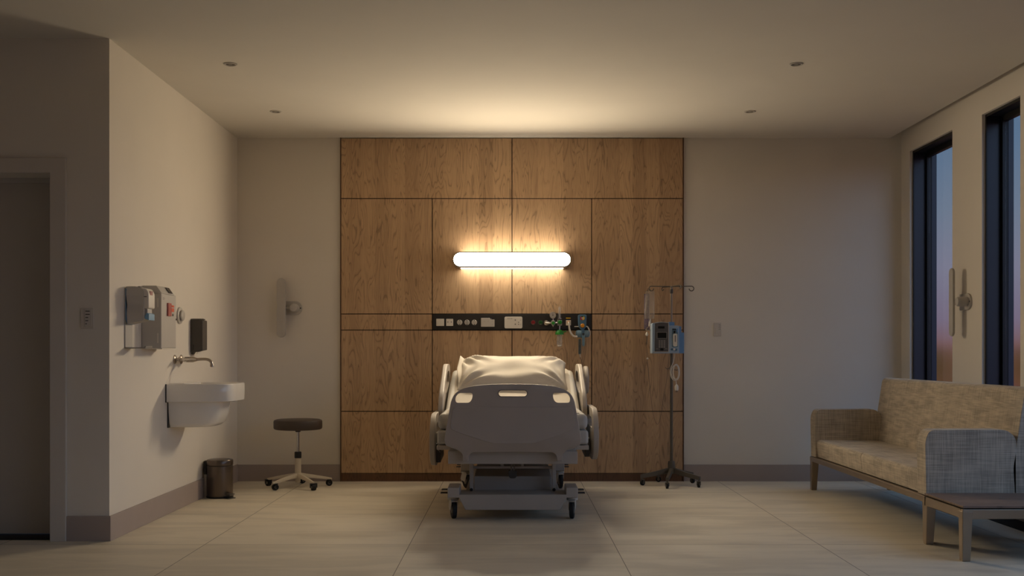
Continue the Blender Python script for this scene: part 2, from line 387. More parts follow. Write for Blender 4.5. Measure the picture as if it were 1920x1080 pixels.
# ------------------------------------------------------------------ room
YB = 9.523; XL = -2.404; XR = 3.408; YR = 6.496; ZC = 3.0; YF = -2.2; XA = -4.6
XSLOT = 3.305
struct('floor', MB().box(XA-.3, XR+.3, YF, YB+.2, -.12, 0), M_['floor'])
struct('ceiling', MB().box(XA-.3, XSLOT, YF, YB+.2, ZC, ZC+.14), M_['ceil'])
struct('trim_1', MB().box(XSLOT, XR+.3, YF, YB+.2, ZC+.14, ZC+.2), M_['ceil'])         # top of the blind pocket
struct('wall_back', MB().box(XL-.12, XR+.2, YB, YB+.15, 0, ZC+.14), M_['wall'])
struct('wall_left', MB().box(XL-.12, XL, YR, YB, 0, ZC), M_['wall'])
# return wall with the door opening
dx0, dx1, dz = -3.65, -2.751, 2.195
mb = MB().box(XL-.12, XL, YR-.0005, YR+.02, 0, ZC)
mb = MB(); mb.box(dx1, XL-.12, YR, YR+.30, 0, ZC); mb.box(dx0, dx1, YR, YR+.30, dz, ZC); mb.box(XA, dx0, YR, YR+.30, 0, ZC)
struct('wall_return', mb, M_['wall'])
struct('wall_alcove', MB().box(XA-.15, XA, YF, YR+.3, 0, ZC), M_['wall'])
# front wall behind the camera
struct('wall_front', MB().box(XA-.15, XR+.22, YF-.15, YF, 0, ZC+.14), M_['wall'])
# right wall with the window openings (two in view, more towards the camera)
ZS, ZT = .30, 2.85
wins = [(8.42, 9.32), (7.295, 7.89), (4.9, 6.3), (3.1, 4.5), (1.3, 2.7), (-.5, .9)]
edges = sorted(wins); mb = MB(); y = YF
for a, b in edges:
    mb.box(XR, XR+.22, y, a, 0, ZC+.14); mb.box(XR, XR+.22, a, b, 0, ZS); mb.box(XR, XR+.22, a, b, ZT, ZC+.14); y = b
mb.box(XR, XR+.22, y, YB, 0, ZC+.14)
struct('wall_right', mb, M_['wall'])
for k, (a, b) in enumerate(wins):
    n = 'window_%d' % (k+1)
    fr = MB(); x0, x1 = XR+.028, XR+.225
    fr.box(x0, x1, a, a+.012, ZS, ZT); fr.box(x0, x1, b-.012, b, ZS, ZT); fr.box(x0, x1, a, b, ZT-.012, ZT); fr.box(x0, x1, a, b, ZS, ZS+.012)
    o = struct(n, fr, M_['frame'])
    WORLD[o.name] = tuple(o.location)
    g = MB(); t = .045; xa, xb = XR+.13, XR+.17
    g.box(xa, xb, a+.012, a+t, ZS+.012, ZT-.012); g.box(xa, xb, b-t, b-.012, ZS+.012, ZT-.012); g.box(xa, xb, a+t, b-t, ZT-t-.012, ZT-.012); g.box(xa, xb, a+t, b-t, ZS+.012, ZS+t)
    g.build('sash', M_['framein'], o, bevel=.004)
    MB().box(XR+.148, XR+.152, a+t, b-t, ZS+t, ZT-t-.012).build('pane', M_['glass'], o)
    e_ = MB(); e_.box(XR+.024, XR+.034, a, a+.02, ZS, ZT).box(XR+.024, XR+.034, b-.02, b, ZS, ZT).box(XR+.024, XR+.034, a, b, ZT-.02, ZT)
    e_.build('edge_seal', M_['framein'], o)
# skirting
struct('baseboard_back', MB().box(XL, -1.498, YB-.014, YB, 0, .145), M_['skirt'], bevel=.002)
struct('baseboard_back', MB().box(1.502, XR, YB-.014, YB, 0, .145), M_['skirt'], bevel=.002)
struct('baseboard_left', MB().box(XL, XL+.012, YR, YB-.014, 0, .15), M_['skirt'], bevel=.002)
struct('baseboard_return', MB().box(-2.656, XL+.012, YR-.014, YR, 0, .15), M_['skirt'], bevel=.002)
struct('baseboard_right', MB().box(XR-.014, XR, YF, YB-.014, 0, .10), M_['skirt'], bevel=.002)
struct('trim_2', MB().box(3.21, XR-.016, YF, YB-.02, 0, .003), M_['gap'])                    # black trench grille along the window wall
# door
cas = MB(); c1 = -2.656
cas.prism([(dx1, 0), (c1, 0), (c1, 2.284), (dx1, dz)], YR-.022, YR)
cas.prism([(dx1, dz), (c1, 2.284), (dx0-.09, 2.284), (dx0, dz)], YR-.022, YR)
cas.prism([(dx0, 0), (dx0, dz), (dx0-.09, 2.284), (dx0-.09, 0)], YR-.022, YR)
d = struct('door_1', MB().box(dx0, dx1, YR+.19, YR+.235, .012, dz-.004), M_['door'], bevel=.002)
WORLD[d.name] = tuple(d.location)
cas.build('door_casing', M_['casing'], d, bevel=.003)
MB().box(dx0, dx1, YR+.17, YR+.19, dz-.03, dz).build('door_track', M_['lgrey'], d)
MB().cyl((dx0+.07, YR+.13, .9), (dx0+.07, YR+.13, 1.3), .012).cyl((dx0+.07, YR+.13, .95), (dx0+.07, YR+.19, .95), .008).cyl((dx0+.07, YR+.13, 1.25), (dx0+.07, YR+.19, 1.25), .008).build('door_handle', M_['nickel'], d)
struct('trim_3', MB().box(dx0, dx1, YR+.03, YR+.25, 0, .005), M_['gap'])

# ------------------------------------------------------------------ timber panelling
def zz(py): return H+(661-py)/214.2
PY0 = YB-.028
panels = [
 (-1.490, 0, 373, 259, 'wide timber wall panel at the top left below the ceiling'),
 (0, 1.490, 373, 259, 'wide timber wall panel at the top right below the ceiling'),
 (-1.490, -.6956, 589, 373, 'tall timber wall panel left of the glowing lamp panels'),
 (-.6956, 0, 589, 373, 'timber wall panel behind the left half of the glowing lamp'),
 (0, .6956, 589, 373, 'timber wall panel behind the right half of the glowing lamp'),
 (.6956, 1.490, 589, 373, 'tall timber wall panel behind the top of the drip stand'),
 (-1.490, -.6956, 619, 589, 'narrow timber wall strip left of the black equipment rail'),
 (.6956, 1.490, 619, 589, 'narrow timber wall strip right of the black equipment rail'),
 (-1.490, -.6956, 771, 619, 'timber wall panel under the narrow strip left of the bed'),
 (-.6956, 0, 771, 619, 'timber wall panel behind the pillow, left of the centre seam'),
 (0, .6956, 771, 619, 'timber wall panel behind the pillow, right of the centre seam'),
 (.6956, 1.490, 771, 619, 'timber wall panel behind the infusion pump cord'),
 (-1.490, 1.490, 887, 771, 'long low timber wall panel just above the dark plinth'),
]
g2 = .0035
for x0, x1, pb, pt, lab in panels:
    z0, z1 = zz(pb)+g2, (zz(pt)-g2 if pt > 260 else ZC-.006)
    a = g2 if x0 > -1.48 else 0; b = g2 if x1 < 1.48 else 0
    o = MB().box(x0+a, x1-b, PY0, YB-.008, z0, z1).build('wood_panel', M_['wood'], bevel=.0015)
    tag(o, lab, 'wall panel', 'timber panels behind the bed')
struct('trim_4', MB().box(-1.494, 1.494, YB-.009, YB, 0, ZC-.001), M_['gap'])
struct('trim_5', MB().box(-1.50, -1.492, PY0-.003, YB, 0, ZC), M_['plinth'])
struct('trim_6', MB().box(1.492, 1.50, PY0-.003, YB, 0, ZC), M_['plinth'])
struct('trim_7', MB().box(-1.490, 1.490, PY0+.006, YB-.008, 0, zz(887)), M_['plinth'])

# ------------------------------------------------------------------ bed-head lamp
lx, lz0, lz1, ly0 = .512, 1.853, 1.990, YB-.19
L_ = thing('wall_lamp', 'long glowing lozenge wall lamp above the bed', 'wall lamp', (0, YB-.03, 1.85), room=True)
hz = (lz0+lz1)/2
MB().frameprism(rrect(-lx, lx, lz0, lz1, .07, 12), rrect(-lx+.012, lx-.012, lz0+.013, lz1-.010, .058, 12), ly0-.002, ly0+.0125).build('bezel', M_['lampbody'], L_)
MB().prism(rrect(-lx+.012, lx-.012, lz0+.013, lz1-.010, .058, 12), ly0, ly0+.010).build('front_diffuser', M_['lampf'], L_)
# housing: two end caps and a core, open along the top and the bottom for the slots
hb = MB()
for s in (-1, 1):
    arc = [(s*(lx-.0685), lz0)]+[(s*(lx-.0685+.0685*math.cos(math.radians(a))), hz+.0685*math.sin(math.radians(a))) for a in range(-80, 81, 10)]+[(s*(lx-.0685), lz1)]
    hb.prism(arc, ly0+.0125, PY0+.001)
hb.box(-lx+.068, lx-.068, ly0+.0125, PY0+.001, lz0+.012, lz1-.012)
hb.build('housing', M_['lampbody'], L_)
MB().box(-lx+.07, lx-.07, ly0+.03, PY0-.001, lz1-.0119, lz1-.002).build('upper_diffuser', M_['lamps'], L_)
MB().box(-lx+.07, lx-.07, ly0+.03, PY0-.001, lz0+.002, lz0+.0119).build('lower_diffuser', M_['lamps'], L_)

# ------------------------------------------------------------------ equipment rail and the things on it
def rx(px): return (px-960)/214.8
def rz(py): return H+(661-py)/214.8
RY = PY0-.010        # front of the rail
o = MB().box(-.692, .692, RY, YB-.009, 1.3245, 1.4575).build('equipment_rail', M_['rail'], bevel=.002)
tag(o, 'long black equipment rail set into the timber above the pillow', 'equipment rail')
MB_ = MB
def plate(px0, px1, py0, py1, name, lab, cat, mat, group=None, r=.004, t=.009, room=True):
    x0, x1, z0, z1 = rx(px0), rx(px1), rz(py1), rz(py0)
    th = thing(name, lab, cat, ((x0+x1)/2, RY, z0), group=group, room=True)
    MB().prism(rrect(x0, x1, z0, z1, r, 4), RY-t, RY+.001).build('face_plate', mat, th, bevel=.0015)
    return th
t = plate(818.2, 833, 597.8, 611.3, 'switch_plate', 'blank pale square plate at the left end of the black rail', 'switch', M_['white'])
MB().box(rx(819.8), rx(831.4), RY-.012, RY-.008, rz(610), rz(599.2)).build('rocker', M_['white'], t, bevel=.001)
t = plate(836.8, 849.8, 598, 611.2, 'power_socket', 'pale square socket plate with two dark holes on the black rail', 'socket', M_['white'])
for px in (840, 846.5): MB().cyl((rx(px), RY-.0095, rz(603.9)), (rx(px), RY-.004, rz(603.9)), .0055, n=16).build('pin_hole', M_['textg'], t)
labs = ['round pale outlet on the black rail, nearest the square plates', 'round pale outlet on the black rail, middle of the three', 'round pale outlet on the black rail, nearest the grey box']
for px, lb in zip((862, 875.8, 889.5), labs):
    X, Z = rx(px), rz(604.6)
    t = thing('round_outlet', lb, 'socket', (X, RY, Z), group='round outlets on the black rail')
    MB().lathe([(.0, 0), (.0235, 0), (.0235, .006), (.021, .009), (.0, .009)], axis='Y', n=28).build('face_plate', M_['lgrey'], t)
    MB().box(-.003, .003, -.0105, -.004, .012, .022).build('notch', M_['black'], t)
    MB().box(-.003, .003, -.0105, -.004, -.022, -.012).build('notch', M_['black'], t)
    m = MB()
    for k in (-1, 0, 1): m.cyl((k*.0085, -.0105, 0), (k*.0085, -.004, 0), .0028, n=10)
    m.build('pin_holes', M_['textg'], t)
# grey connector box with its stepped corner
X0, X1, Z0, Z1 = rx(902), rx(927.3), rz(612.8), rz(596.3)
t = thing('connector_box', 'grey notched connector box between the round outlets and control panel', 'connector box', ((X0+X1)/2, RY, Z0), room=True)
MB().prism([(X0, Z0), (X1, Z0), (X1, rz(599.3)), (rx(920.3), rz(599.3)), (rx(918.2), Z1), (X0, Z1)], RY-.022, RY).build('cover', M_['lgrey'], t, bevel=.002)
MB().box(rx(920.5), rx(927), RY-.012, RY, rz(599.0), rz(596.8)).build('latch', M_['black'], t)
MB().box(rx(919.2), rx(922.2), RY-.018, RY-.011, rz(599.0), rz(597.2)).build('clip', M_['chrome'], t)
for px, py in ((907.6, 602.7), (915.8, 602.7), (923, 602.5), (923.2, 608.5)): MB().cyl((rx(px), RY-.0235, rz(py)), (rx(px), RY-.02, rz(py)), .0028, n=10).build('screw', M_['grey'], t)
# call and control panel
t = plate(946, 979.4, 594, 615.8, 'control_panel', 'pale rounded control panel with small buttons at the middle of the rail', 'control panel', M_['white'], r=.012, t=.02)
for px, py, r_ in ((966.2, 600.3, .0065), (966.2, 608.1, .0065), (972.3, 604.5, .005), (972.3, 608.2, .005)):
    MB().cyl((rx(px), RY-.0225, rz(py)), (rx(px), RY-.018, rz(py)), r_, n=14).build('button', M_['textg'], t)
for a, b, c, d in ((951.3, 954, 597.1, 598), (954.6, 956.6, 597.1, 598), (957.6, 960.6, 597.1, 598), (975.6, 976.8, 600.1, 600.9), (975.6, 976.8, 607.9, 608.7)):
    MB().box(rx(a), rx(b), RY-.0208, RY-.019, rz(d), rz(c)).build('print_mark', M_['textg'], t)
def outlet(px, lab, m1, m2, name):
    X, Z = rx(px), rz(604.8)
    t = thing(name, lab, 'gas outlet', (X, RY, Z), group='coloured gas outlets')
    MB().lathe([(.018, 0), (.022, 0), (.022, .010), (.018, .010), (.018, 0)], axis='Y', n=28).build('rim', M_['dgrey'], t)
    MB().lathe([(0, 0), (.0175, 0), (.0175, .013), (.009, .015), (.009, .009), (0, .009)], axis='Y', n=28).build('socket', m1, t)
    MB().box(-.006, .006, -.014, -.011, -.014, -.010).build('label_strip', m2, t)
outlet(999.7, 'dark red round gas outlet on the black rail', M_['dred'], M_['white'], 'gas_outlet')
outlet(1013.7, 'dark green round gas outlet on the black rail', M_['dgreen'], M_['white'], 'gas_outlet')
# oxygen flowmeter
FY = RY-.06
t = thing('oxygen_flowmeter', 'chrome flowmeter with round gauge and green knobs plugged into the rail', 'flowmeter', (rx(1036.5), RY, rz(625)), room=True)
def P(px, py, y=FY): return (rx(px), y, rz(py))
MB().lathe([(0, 0), (.024, 0), (.027, .01), (.020, .03), (.012, .034), (.012, .06), (0, .06)], c=(rx(1024.5), RY, rz(606)), axis='Y', n=20).build('probe', M_['nickel'], t)
MB().cyl(P(1022, 606), P(1048, 606), .008).cyl(P(1036.5, 597), P(1036.5, 606), .006).build('manifold', M_['chrome'], t)
MB().lathe([(0, -.008), (.031, -.008), (.031, .008), (.028, .012), (.027, .009), (0, .009)], c=P(1036, 591.7), axis='Y', n=32).build('pressure_gauge', M_['nickel'], t)
MB().lathe([(0, 0), (.026, 0), (.026, .0005), (0, .0005)], c=P(1036, 591.7, FY-.0092), axis='Y', n=32).build('gauge_dial', M_['lgrey'], t)
MB().cyl(P(1036, 591.7, FY-.012), P(1036, 591.7, FY-.009), .004, n=12).box(rx(1036)-.001, rx(1036)+.001, FY-.0115, FY-.0098, rz(591.7), rz(588)).build('gauge_needle', M_['black'], t)
MB().prism([(rx(1036.5), rz(614)), (rx(1041.5), rz(606)), (rx(1039.5), rz(601.2)), (rx(1033.5), rz(601.2)), (rx(1031.5), rz(606))], FY-.012, FY+.012).build('valve_body', M_['chrome'], t, bevel=.004)
MB().lathe([(0, 0), (.013, 0), (.014, .012), (.011, .016), (0, .016)], c=P(1036.5, 606.3, FY-.012), axis='Y', n=20).build('green_knob', M_['green'], t)
MB().prism(rrect(rx(1044), rx(1053), rz(611), rz(600), .008), FY-.014, FY+.014).cyl(P(1048.7, 611), P(1048.7, 619), .006).build('meter_body', M_['chrome'], t, bevel=.002)
MB().lathe([(0, 0), (.017, 0), (.018, .016), (.013, .02), (0, .02)], c=P(1049, 604.7, FY-.014), axis='Y', n=22).build('green_knob', M_['green'], t)
MB().lathe([(0, 0), (.020, 0), (.020, .006), (0, .006)], c=P(1048.5, 598.4), n=20).build('collar', M_['chrome'], t)
MB().cyl(P(1048.6, 598), P(1048.6, 577), .0115).cyl(P(1048.6, 577), P(1048.6, 575), .0115, .005).build('flow_tube', M_['clear'], t)
MB().cyl(P(1048.6, 597.5), P(1048.6, 578), .003, n=8).build('flow_float', M_['lgrey'], t)
# humidifier bottle hangs under it
t = thing('humidifier_bottle', 'clear humidifier bottle with bright green lid under the flowmeter', 'bottle', (rx(1048.8), FY, rz(651)), room=True)
c = (rx(1048.4), FY, 0)
MB().lathe([(0, rz(618.8)), (.016, rz(618.8)), (.030, rz(621)), (.037, rz(624)), (.038, rz(627.6)), (.022, rz(627.8)), (0, rz(627.8))], c=c, n=28).cyl((rx(1055), FY, rz(622.4)), (rx(1061), FY, rz(622)), .005).build('lid', M_['green'], t)
MB().lathe([(.0225, rz(627.7)), (.0225, rz(648)), (.018, rz(650.6)), (0, rz(651)), (0, rz(650.4)), (.0165, rz(649.8)), (.0205, rz(648)), (.0205, rz(627.9))], c=c, n=28).build('jar', M_['clear'], t)
MB().cyl((c[0], FY, rz(648.8)), (c[0], FY, rz(646.9)), .014).build('filter', M_['white'], t)
MB().cyl((c[0], FY, rz(647)), (c[0], FY, rz(628)), .0025, n=8).build('dip_tube', M_['tube'], t)
# vacuum plug with hose
t = thing('vacuum_plug', 'pale square plug with yellow tab and white hose right of the flowmeter', 'plug', (rx(1065.5), RY, rz(611)), room=True)
MB().prism(rrect(rx(1061), rx(1070.2), rz(610.3), rz(600.3), .003, 3), RY-.016, RY).build('plug_body', M_['white'], t, bevel=.002)
MB().box(rx(1061), rx(1069.8), RY-.012, RY, rz(597.3), rz(595.9)).build('yellow_tab', M_['yellow'], t, bevel=.001)
MB().lathe([(0, 0), (.012, 0), (.011, .018), (0, .018)], c=(rx(1065.6), RY-.016, rz(604.5)), axis='Y', n=20).build('yellow_ring', M_['amber'], t)
MB().tube(bez([(rx(1065.6), RY-.03, rz(604.5)), (rx(1065.9), RY-.06, rz(608)), (rx(1067.2), RY-.065, rz(619)), (rx(1071), RY-.065, rz(627)), (rx(1076), RY-.06, rz(630.8)), (rx(1081.5), RY-.055, rz(631.2))]), .0085, n=12).build('hose', M_['white'], t)
# suction regulator
t = thing('suction_regulator', 'blue suction regulator with coloured dial and orange knob on the rail', 'regulator', (rx(1091), RY, rz(634)), room=True)
SY = RY-.055
MB().prism(rpoly([(rx(1083), rz(590.2)), (rx(1099.3), rz(590.2)), (rx(1098.3), rz(612)), (rx(1094.5), rz(618.5)), (rx(1088), rz(618.5)), (rx(1084), rz(612))], [.018, .018, .02, .015, .015, .02]), SY, RY-.004).build('body', M_['regblue'], t, bevel=.005, seg=3)
MB().cyl((rx(1091), RY-.004, rz(605)), (rx(1091), RY, rz(605)), .014).build('mounting_stem', M_['dgrey'], t)
for a0, a1, mt in ((60, 130, M_['dgreen']), (130, 270, M_['red']), (270, 420, M_['yellow'])):
    pts = [(rx(1091.2)+rr*math.cos(math.radians(a)), rz(597)+rr*math.sin(math.radians(a))) for rr, seq in ((.0185, range(a0, a1+1, 10)), (.009, range(a1, a0-1, -10))) for a in seq]
    MB().prism(pts, SY-.003, SY+.001).build('dial_sector', mt, t)
MB().lathe([(0, 0), (.009, 0), (.009, .004), (0, .004)], c=(rx(1091.2), SY, rz(597)), axis='Y', n=18).build('dial_hub', M_['lgrey'], t)
MB().lathe([(0, 0), (.018, 0), (.018, .012), (.014, .016), (0, .016)], c=(rx(1091.3), SY, rz(611)), axis='Y', n=24).build('orange_knob', M_['amber'], t)
MB().cyl((rx(1076.3), SY+.02, rz(612.6)), (rx(1084), SY+.02, rz(612.6)), .004, n=10).build('side_pin', M_['lgrey'], t)
MB().tube(bez([(rx(1098), SY+.02, rz(612.2)), (rx(1101), SY+.02, rz(613)), (rx(1104), SY+.02, rz(619)), (rx(1105), SY+.02, rz(627)), (rx(1103), SY+.02, rz(632))]), .0055, n=10).build('loop_hose', M_['white'], t)
t = thing('suction_canister', 'blue lying canister with hanging strap below the suction regulator', 'canister', (rx(1091.7), SY+.02, rz(634)), room=True)
MB().lathe([(0, rx(1078.4)), (.018, rx(1078.8)), (.030, rx(1080.5)), (.032, rx(1084)), (.032, rx(1100)), (.030, rx(1103)), (.018, rx(1105)), (0, rx(1105.4))], c=(0, SY+.02, rz(626)), axis='X', n=28).build('barrel', M_['regblue2'], t)
MB().prism(rpoly([(rx(1089), rz(618.5)), (rx(1094.5), rz(618.5)), (rx(1094.6), rz(634)), (rx(1088.6), rz(634))], .004), SY-.016, SY-.008).build('bracket', M_['regblue'], t, bevel=.002)
MB().prism(rpoly([(rx(1090), rz(627)), (rx(1095.4), rz(627)), (rx(1095), rz(647)), (rx(1092.6), rz(650.5)), (rx(1090.3), rz(647))], .006), SY-.026, SY-.018).build('strap', M_['regblue2'], t, bevel=.002)
MB().lathe([(0, 0), (.010, 0), (.010, .014), (0, .014)], c=(rx(1092.3), SY-.012, rz(627)), axis='Y', n=16).build('clasp', M_['dgrey'], t)
t = thing('corrugated_hose', 'grey ribbed hose hanging from the blue canister over the timber', 'hose', (rx(1086.5), PY0-.03, rz(671)), room=True)
prof = []
z = rz(636); k = 0
while z > rz(664):
    prof += [(.0105, z), (.0125, z-.003)]; z -= .006
MB().lathe([(0, rz(636))]+prof+[(0, z)], c=(rx(1086.5), PY0-.035, 0), n=18).build('ribbed_tube', M_['corr'], t)
MB().cyl((rx(1086.8), PY0-.035, rz(663.5)), (rx(1087.5), PY0-.033, rz(670)), .006, .004, n=12).build('tip', M_['white'], t)
MB().tube(bez([(rx(1087.5), PY0-.033, rz(670)), (rx(1090.5), PY0-.02, rz(678)), (rx(1092), PY0-.02, rz(690)), (rx(1091), PY0-.02, rz(705))]), .0015, n=6).build('thin_cord', M_['dgrey'], t)

# ------------------------------------------------------------------ ceiling downlights
dl = [(-1.83, 7.07, 'small recessed downlight in the ceiling, nearer left one'), (1.847, 7.07, 'small recessed downlight in the ceiling, nearer right one'),
      (-1.838, 8.46, 'small recessed downlight in the ceiling, farther left one near the timber wall'), (1.85, 8.46, 'small recessed downlight in the ceiling, farther right one near the timber wall')]
for x, y, lab in dl:
    t = thing('ceiling_downlight', lab, 'ceiling light', (x, y, ZC), group='recessed ceiling downlights')
    MB().lathe([(.030, 0), (.045, 0), (.045, -.004), (.036, -.007), (.030, -.004), (.030, 0)], n=32).build('trim_ring', M_['lgrey'], t)
    MB().lathe([(0, 0), (.031, 0), (.031, -.003), (0, -.003)], n=28).build('recess', M_['recess'], t)
    MB().lathe([(0, -.002), (.013, -.002), (.013, -.005), (0, -.005)], n=20).build('lens', M_['grey'], t)

# ------------------------------------------------------------------ swivel wall fittings (local frame: wall plane y=0, room towards -y)
def swivel(loc, rz_, lab):
    t = thing('swivel_wall_fitting', lab, 'wall fitting', loc, rz_, 'swivel wall fittings')
    r = .0615
    cap = [(-.14, -r), (0, -r)]+[(r*math.sin(math.radians(a)), -r*math.cos(math.radians(a))) for a in range(10, 180, 10)]+[(0, r), (-.14, r)]
    MB().prism(cap, -.014, 0).build('wall_plate', M_['lgrey'], t, bevel=.003)
    MB().lathe([(0, 0), (.036, 0), (.036, .070), (.030, .078), (0, .078)], c=(0, -.014, 0), axis='Y', n=30).build('pivot_knob', M_['lgrey'], t)
    MB().cyl((0, -.052, 0), (-.125, -.052, 0), .0205, n=20).build('arm', M_['grey'], t)
    MB().prism(rrect(-.107-.0385, -.107+.0385, -.257, .257, .038, 10), -.092, -.074).build('bar', M_['lgrey'], t, bevel=.004)
    MB().cyl((.047, -.0155, 0), (.047, -.012, 0), .006, n=12).build('status_light', M_['black'], t)
swivel((-1.895, YB, 1.513), 0, 'vertical beige swivel bar fitting on the back wall left of the timber')
swivel((XR, 8.117, 1.505), -PI/2, 'vertical beige swivel bar fitting between the two windows')

# ------------------------------------------------------------------ light switches
t = thing('light_switch', 'pale light switch on the back wall right of the drip stand', 'light switch', (1.797, YB, 1.27), room=True)
MB().prism(rrect(1.764, 1.83, 1.27, 1.386, .004, 3), YB-.008, YB).build('face_plate', M_['casing'], t, bevel=.0015)
MB().box(1.782, 1.812, YB-.011, YB-.007, 1.29, 1.366).build('rocker', M_['casing'], t, bevel=.001)
m = MB()
for z_ in (1.372-.006, 1.348, 1.330): m.box(1.806, 1.823, YB-.0118, YB-.007, z_-.002, z_+.002)
m.build('marks', M_['textg'], t)
t = thing('keypad_switch', 'pale keypad switch on the wall between the door and corner', 'light switch', (-2.535, YR, 1.268), room=True)
MB().prism(rrect(-2.573, -2.497, 1.268, 1.392, .003, 3), YR-.007, YR).build('face_plate', M_['casing'], t, bevel=.0015)
MB().box(-2.5475, -2.505, YR-.010, YR-.006, 1.28, 1.380).build('button_bank', M_['casing'], t, bevel=.001)
for i, wd in enumerate((.026, .026, .017, .017, .009)):
    z_ = 1.3715-i*.0188; MB().box(-2.543, -2.543+wd, YR-.0112, YR-.009, z_-.0022, z_+.0022).build('key', M_['text'], t)

# ------------------------------------------------------------------ left wall fittings
# hand sanitiser dispenser on its drip-tray plate
t = thing('sanitizer_dispenser', 'white and blue hand sanitizer dispenser over a drip tray', 'dispenser', (XL, 6.81, 1.15), room=True)
y0, y1 = 6.745, 6.872
MB().prism(rrect(y0, y1, 1.155, 1.53, .012, 4), XL, XL+.008, 'YZ').build('back_plate', M_['lgrey'], t, bevel=.002)
MB().prism(rpoly([(XL+.008, 1.33), (XL+.02, 1.30), (XL+.012, 1.40), (XL+.008, 1.46), (XL+.014, 1.52), (XL+.008, 1.525)], .002), y0-.002, y1+.002).build('blue_backing', M_['skyd'], t)
side = rpoly([(XL+.010, 1.535), (XL+.065, 1.537), (XL+.105, 1.528), (XL+.122, 1.505), (XL+.122, 1.332), (XL+.108, 1.322), (XL+.016, 1.302), (XL+.013, 1.36), (XL+.018, 1.42), (XL+.010, 1.48)], [.006, .02, .03, .02, .01, .01, .004, .01, .01, .01])
MB().prism(side, y0, y1).build('body', M_['lgrey'], t, bevel=.008, seg=3)
front = rpoly([(XL+.092, 1.530), (XL+.135, 1.522), (XL+.150, 1.495), (XL+.150, 1.398), (XL+.120, 1.398), (XL+.100, 1.42), (XL+.092, 1.47)], .012)
MB().prism(front, y0+.004, y1-.004).build('front_cover', M_['white'], t, bevel=.008, seg=3)
MB().box(XL+.118, XL+.138, y0+.02, y1-.02, 1.332, 1.40).build('nozzle', M_['lgrey'], t, bevel=.004)
MB().prism(rpoly([(XL+.136, 1.372), (XL+.150, 1.365), (XL+.150, 1.325), (XL+.124, 1.335), (XL+.122, 1.352)], .004), y0+.01, y1-.01).build('push_lever', M_['sky'], t, bevel=.003)
MB().prism(rpoly([(XL+.08, 1.534), (XL+.094, 1.537), (XL+.10, 1.529), (XL+.086, 1.517)], .004), y0+.002, y0+.03).build('seam_notch', M_['dgrey'], t)
MB().box(XL+.1475, XL+.1515, y0+.03, y0+.075, 1.483, 1.508).build('red_logo', M_['dred'], t)
MB().box(XL+.122, XL+.138, y0+.0005, y0+.004, 1.470, 1.474).build('print_line', M_['text'], t)
MB().prism(rpoly([(XL, 1.150), (XL+.13, 1.150), (XL+.135, 1.165), (XL+.128, 1.166), (XL+.12, 1.158), (XL, 1.158)], .003), y0, y1).build('drip_tray', M_['grey'], t, bevel=.002)
# sharps cabinet
t = thing('sharps_cabinet', 'tall grey sharps cabinet with red labels on the left wall', 'sharps container', (XL, 7.21, 1.154), room=True)
y0, y1, xf = 7.056, 7.363, XL+.130
MB().box(XL, xf, y0, y1, 1.154, 1.509).build('cabinet', M_['lgrey'], t, bevel=.004)
MB().prism([(XL+.004, 1.509), (XL+.004, 1.560), (XL+.094, 1.560), (XL+.128, 1.512), (XL+.128, 1.509)], y0+.01, y1-.03).build('hood', M_['lgrey'], t, bevel=.004)
MB().prism([(XL+.1005, 1.556), (XL+.1265, 1.519), (XL+.1285, 1.521), (XL+.1025, 1.558)], y0+.17, y0+.24).build('hood_symbol', M_['dgrey'], t)
for za, zb in ((1.418, 1.478), (1.187, 1.250)): MB().box(xf-.026, xf-.019, y0-.0015, y0+.002, za, zb).build('slot_cover', M_['white'], t)
MB().box(xf-.002, xf+.010, y0+.115, y0+.185, 1.366, 1.452).build('level_window', M_['redl'], t, bevel=.002)
MB().box(xf-.001, xf+.0015, y0+.215, y0+.262, 1.427, 1.441).box(xf-.001, xf+.0015, y0+.215, y0+.262, 1.397, 1.421).build('warning_label', M_['orange'], t)
tri = MB(); tri.tube([(xf+.0005, y0+.238+.011*math.cos(2*PI*i/16), 1.376+.007*math.sin(2*PI*i/16)) for i in range(16)], .0012, n=6, closed=True)
for a in (90, 210, 330): tri.cyl((xf+.0005, y0+.238, 1.376), (xf+.0005, y0+.238+.014*math.cos(math.radians(a)), 1.376+.011*math.sin(math.radians(a))), .002, n=6)
tri.build('biohazard_mark', M_['text'], t)
m = MB()
for k, wd in enumerate((.036, .042, .030)): m.box(xf-.001, xf+.0006, y0+.03, y0+.03+wd, 1.482-k*.006, 1.4845-k*.006)
m.build('print_lines', M_['textg'], t)
MB().box(XL, xf+.004, y0-.001, y1+.004, 1.147, 1.154).build('base_lip', M_['white'], t)
# round knob device
t = thing('round_wall_dial', 'round pale dial on the left wall beside the sharps cabinet', 'dial', (XL, 7.857, 1.39), room=True)
c = (XL, 7.857, 1.392)
MB().lathe([(0, 0), (.061, 0), (.061, .010), (.055, .014), (0, .014)], c=c, axis='X', n=36).build('base_disc', M_['lgrey'], t)
MB().lathe([(0, .014), (.026, .014), (.026, .018), (.038, .020), (.038, .030), (.030, .034), (0, .034)], c=c, axis='X', n=32).build('knob', M_['lgrey'], t)
MB().box(XL, XL+.006, 7.775, 7.785, 1.355, 1.368).build('side_mark', M_['dgrey'], t)
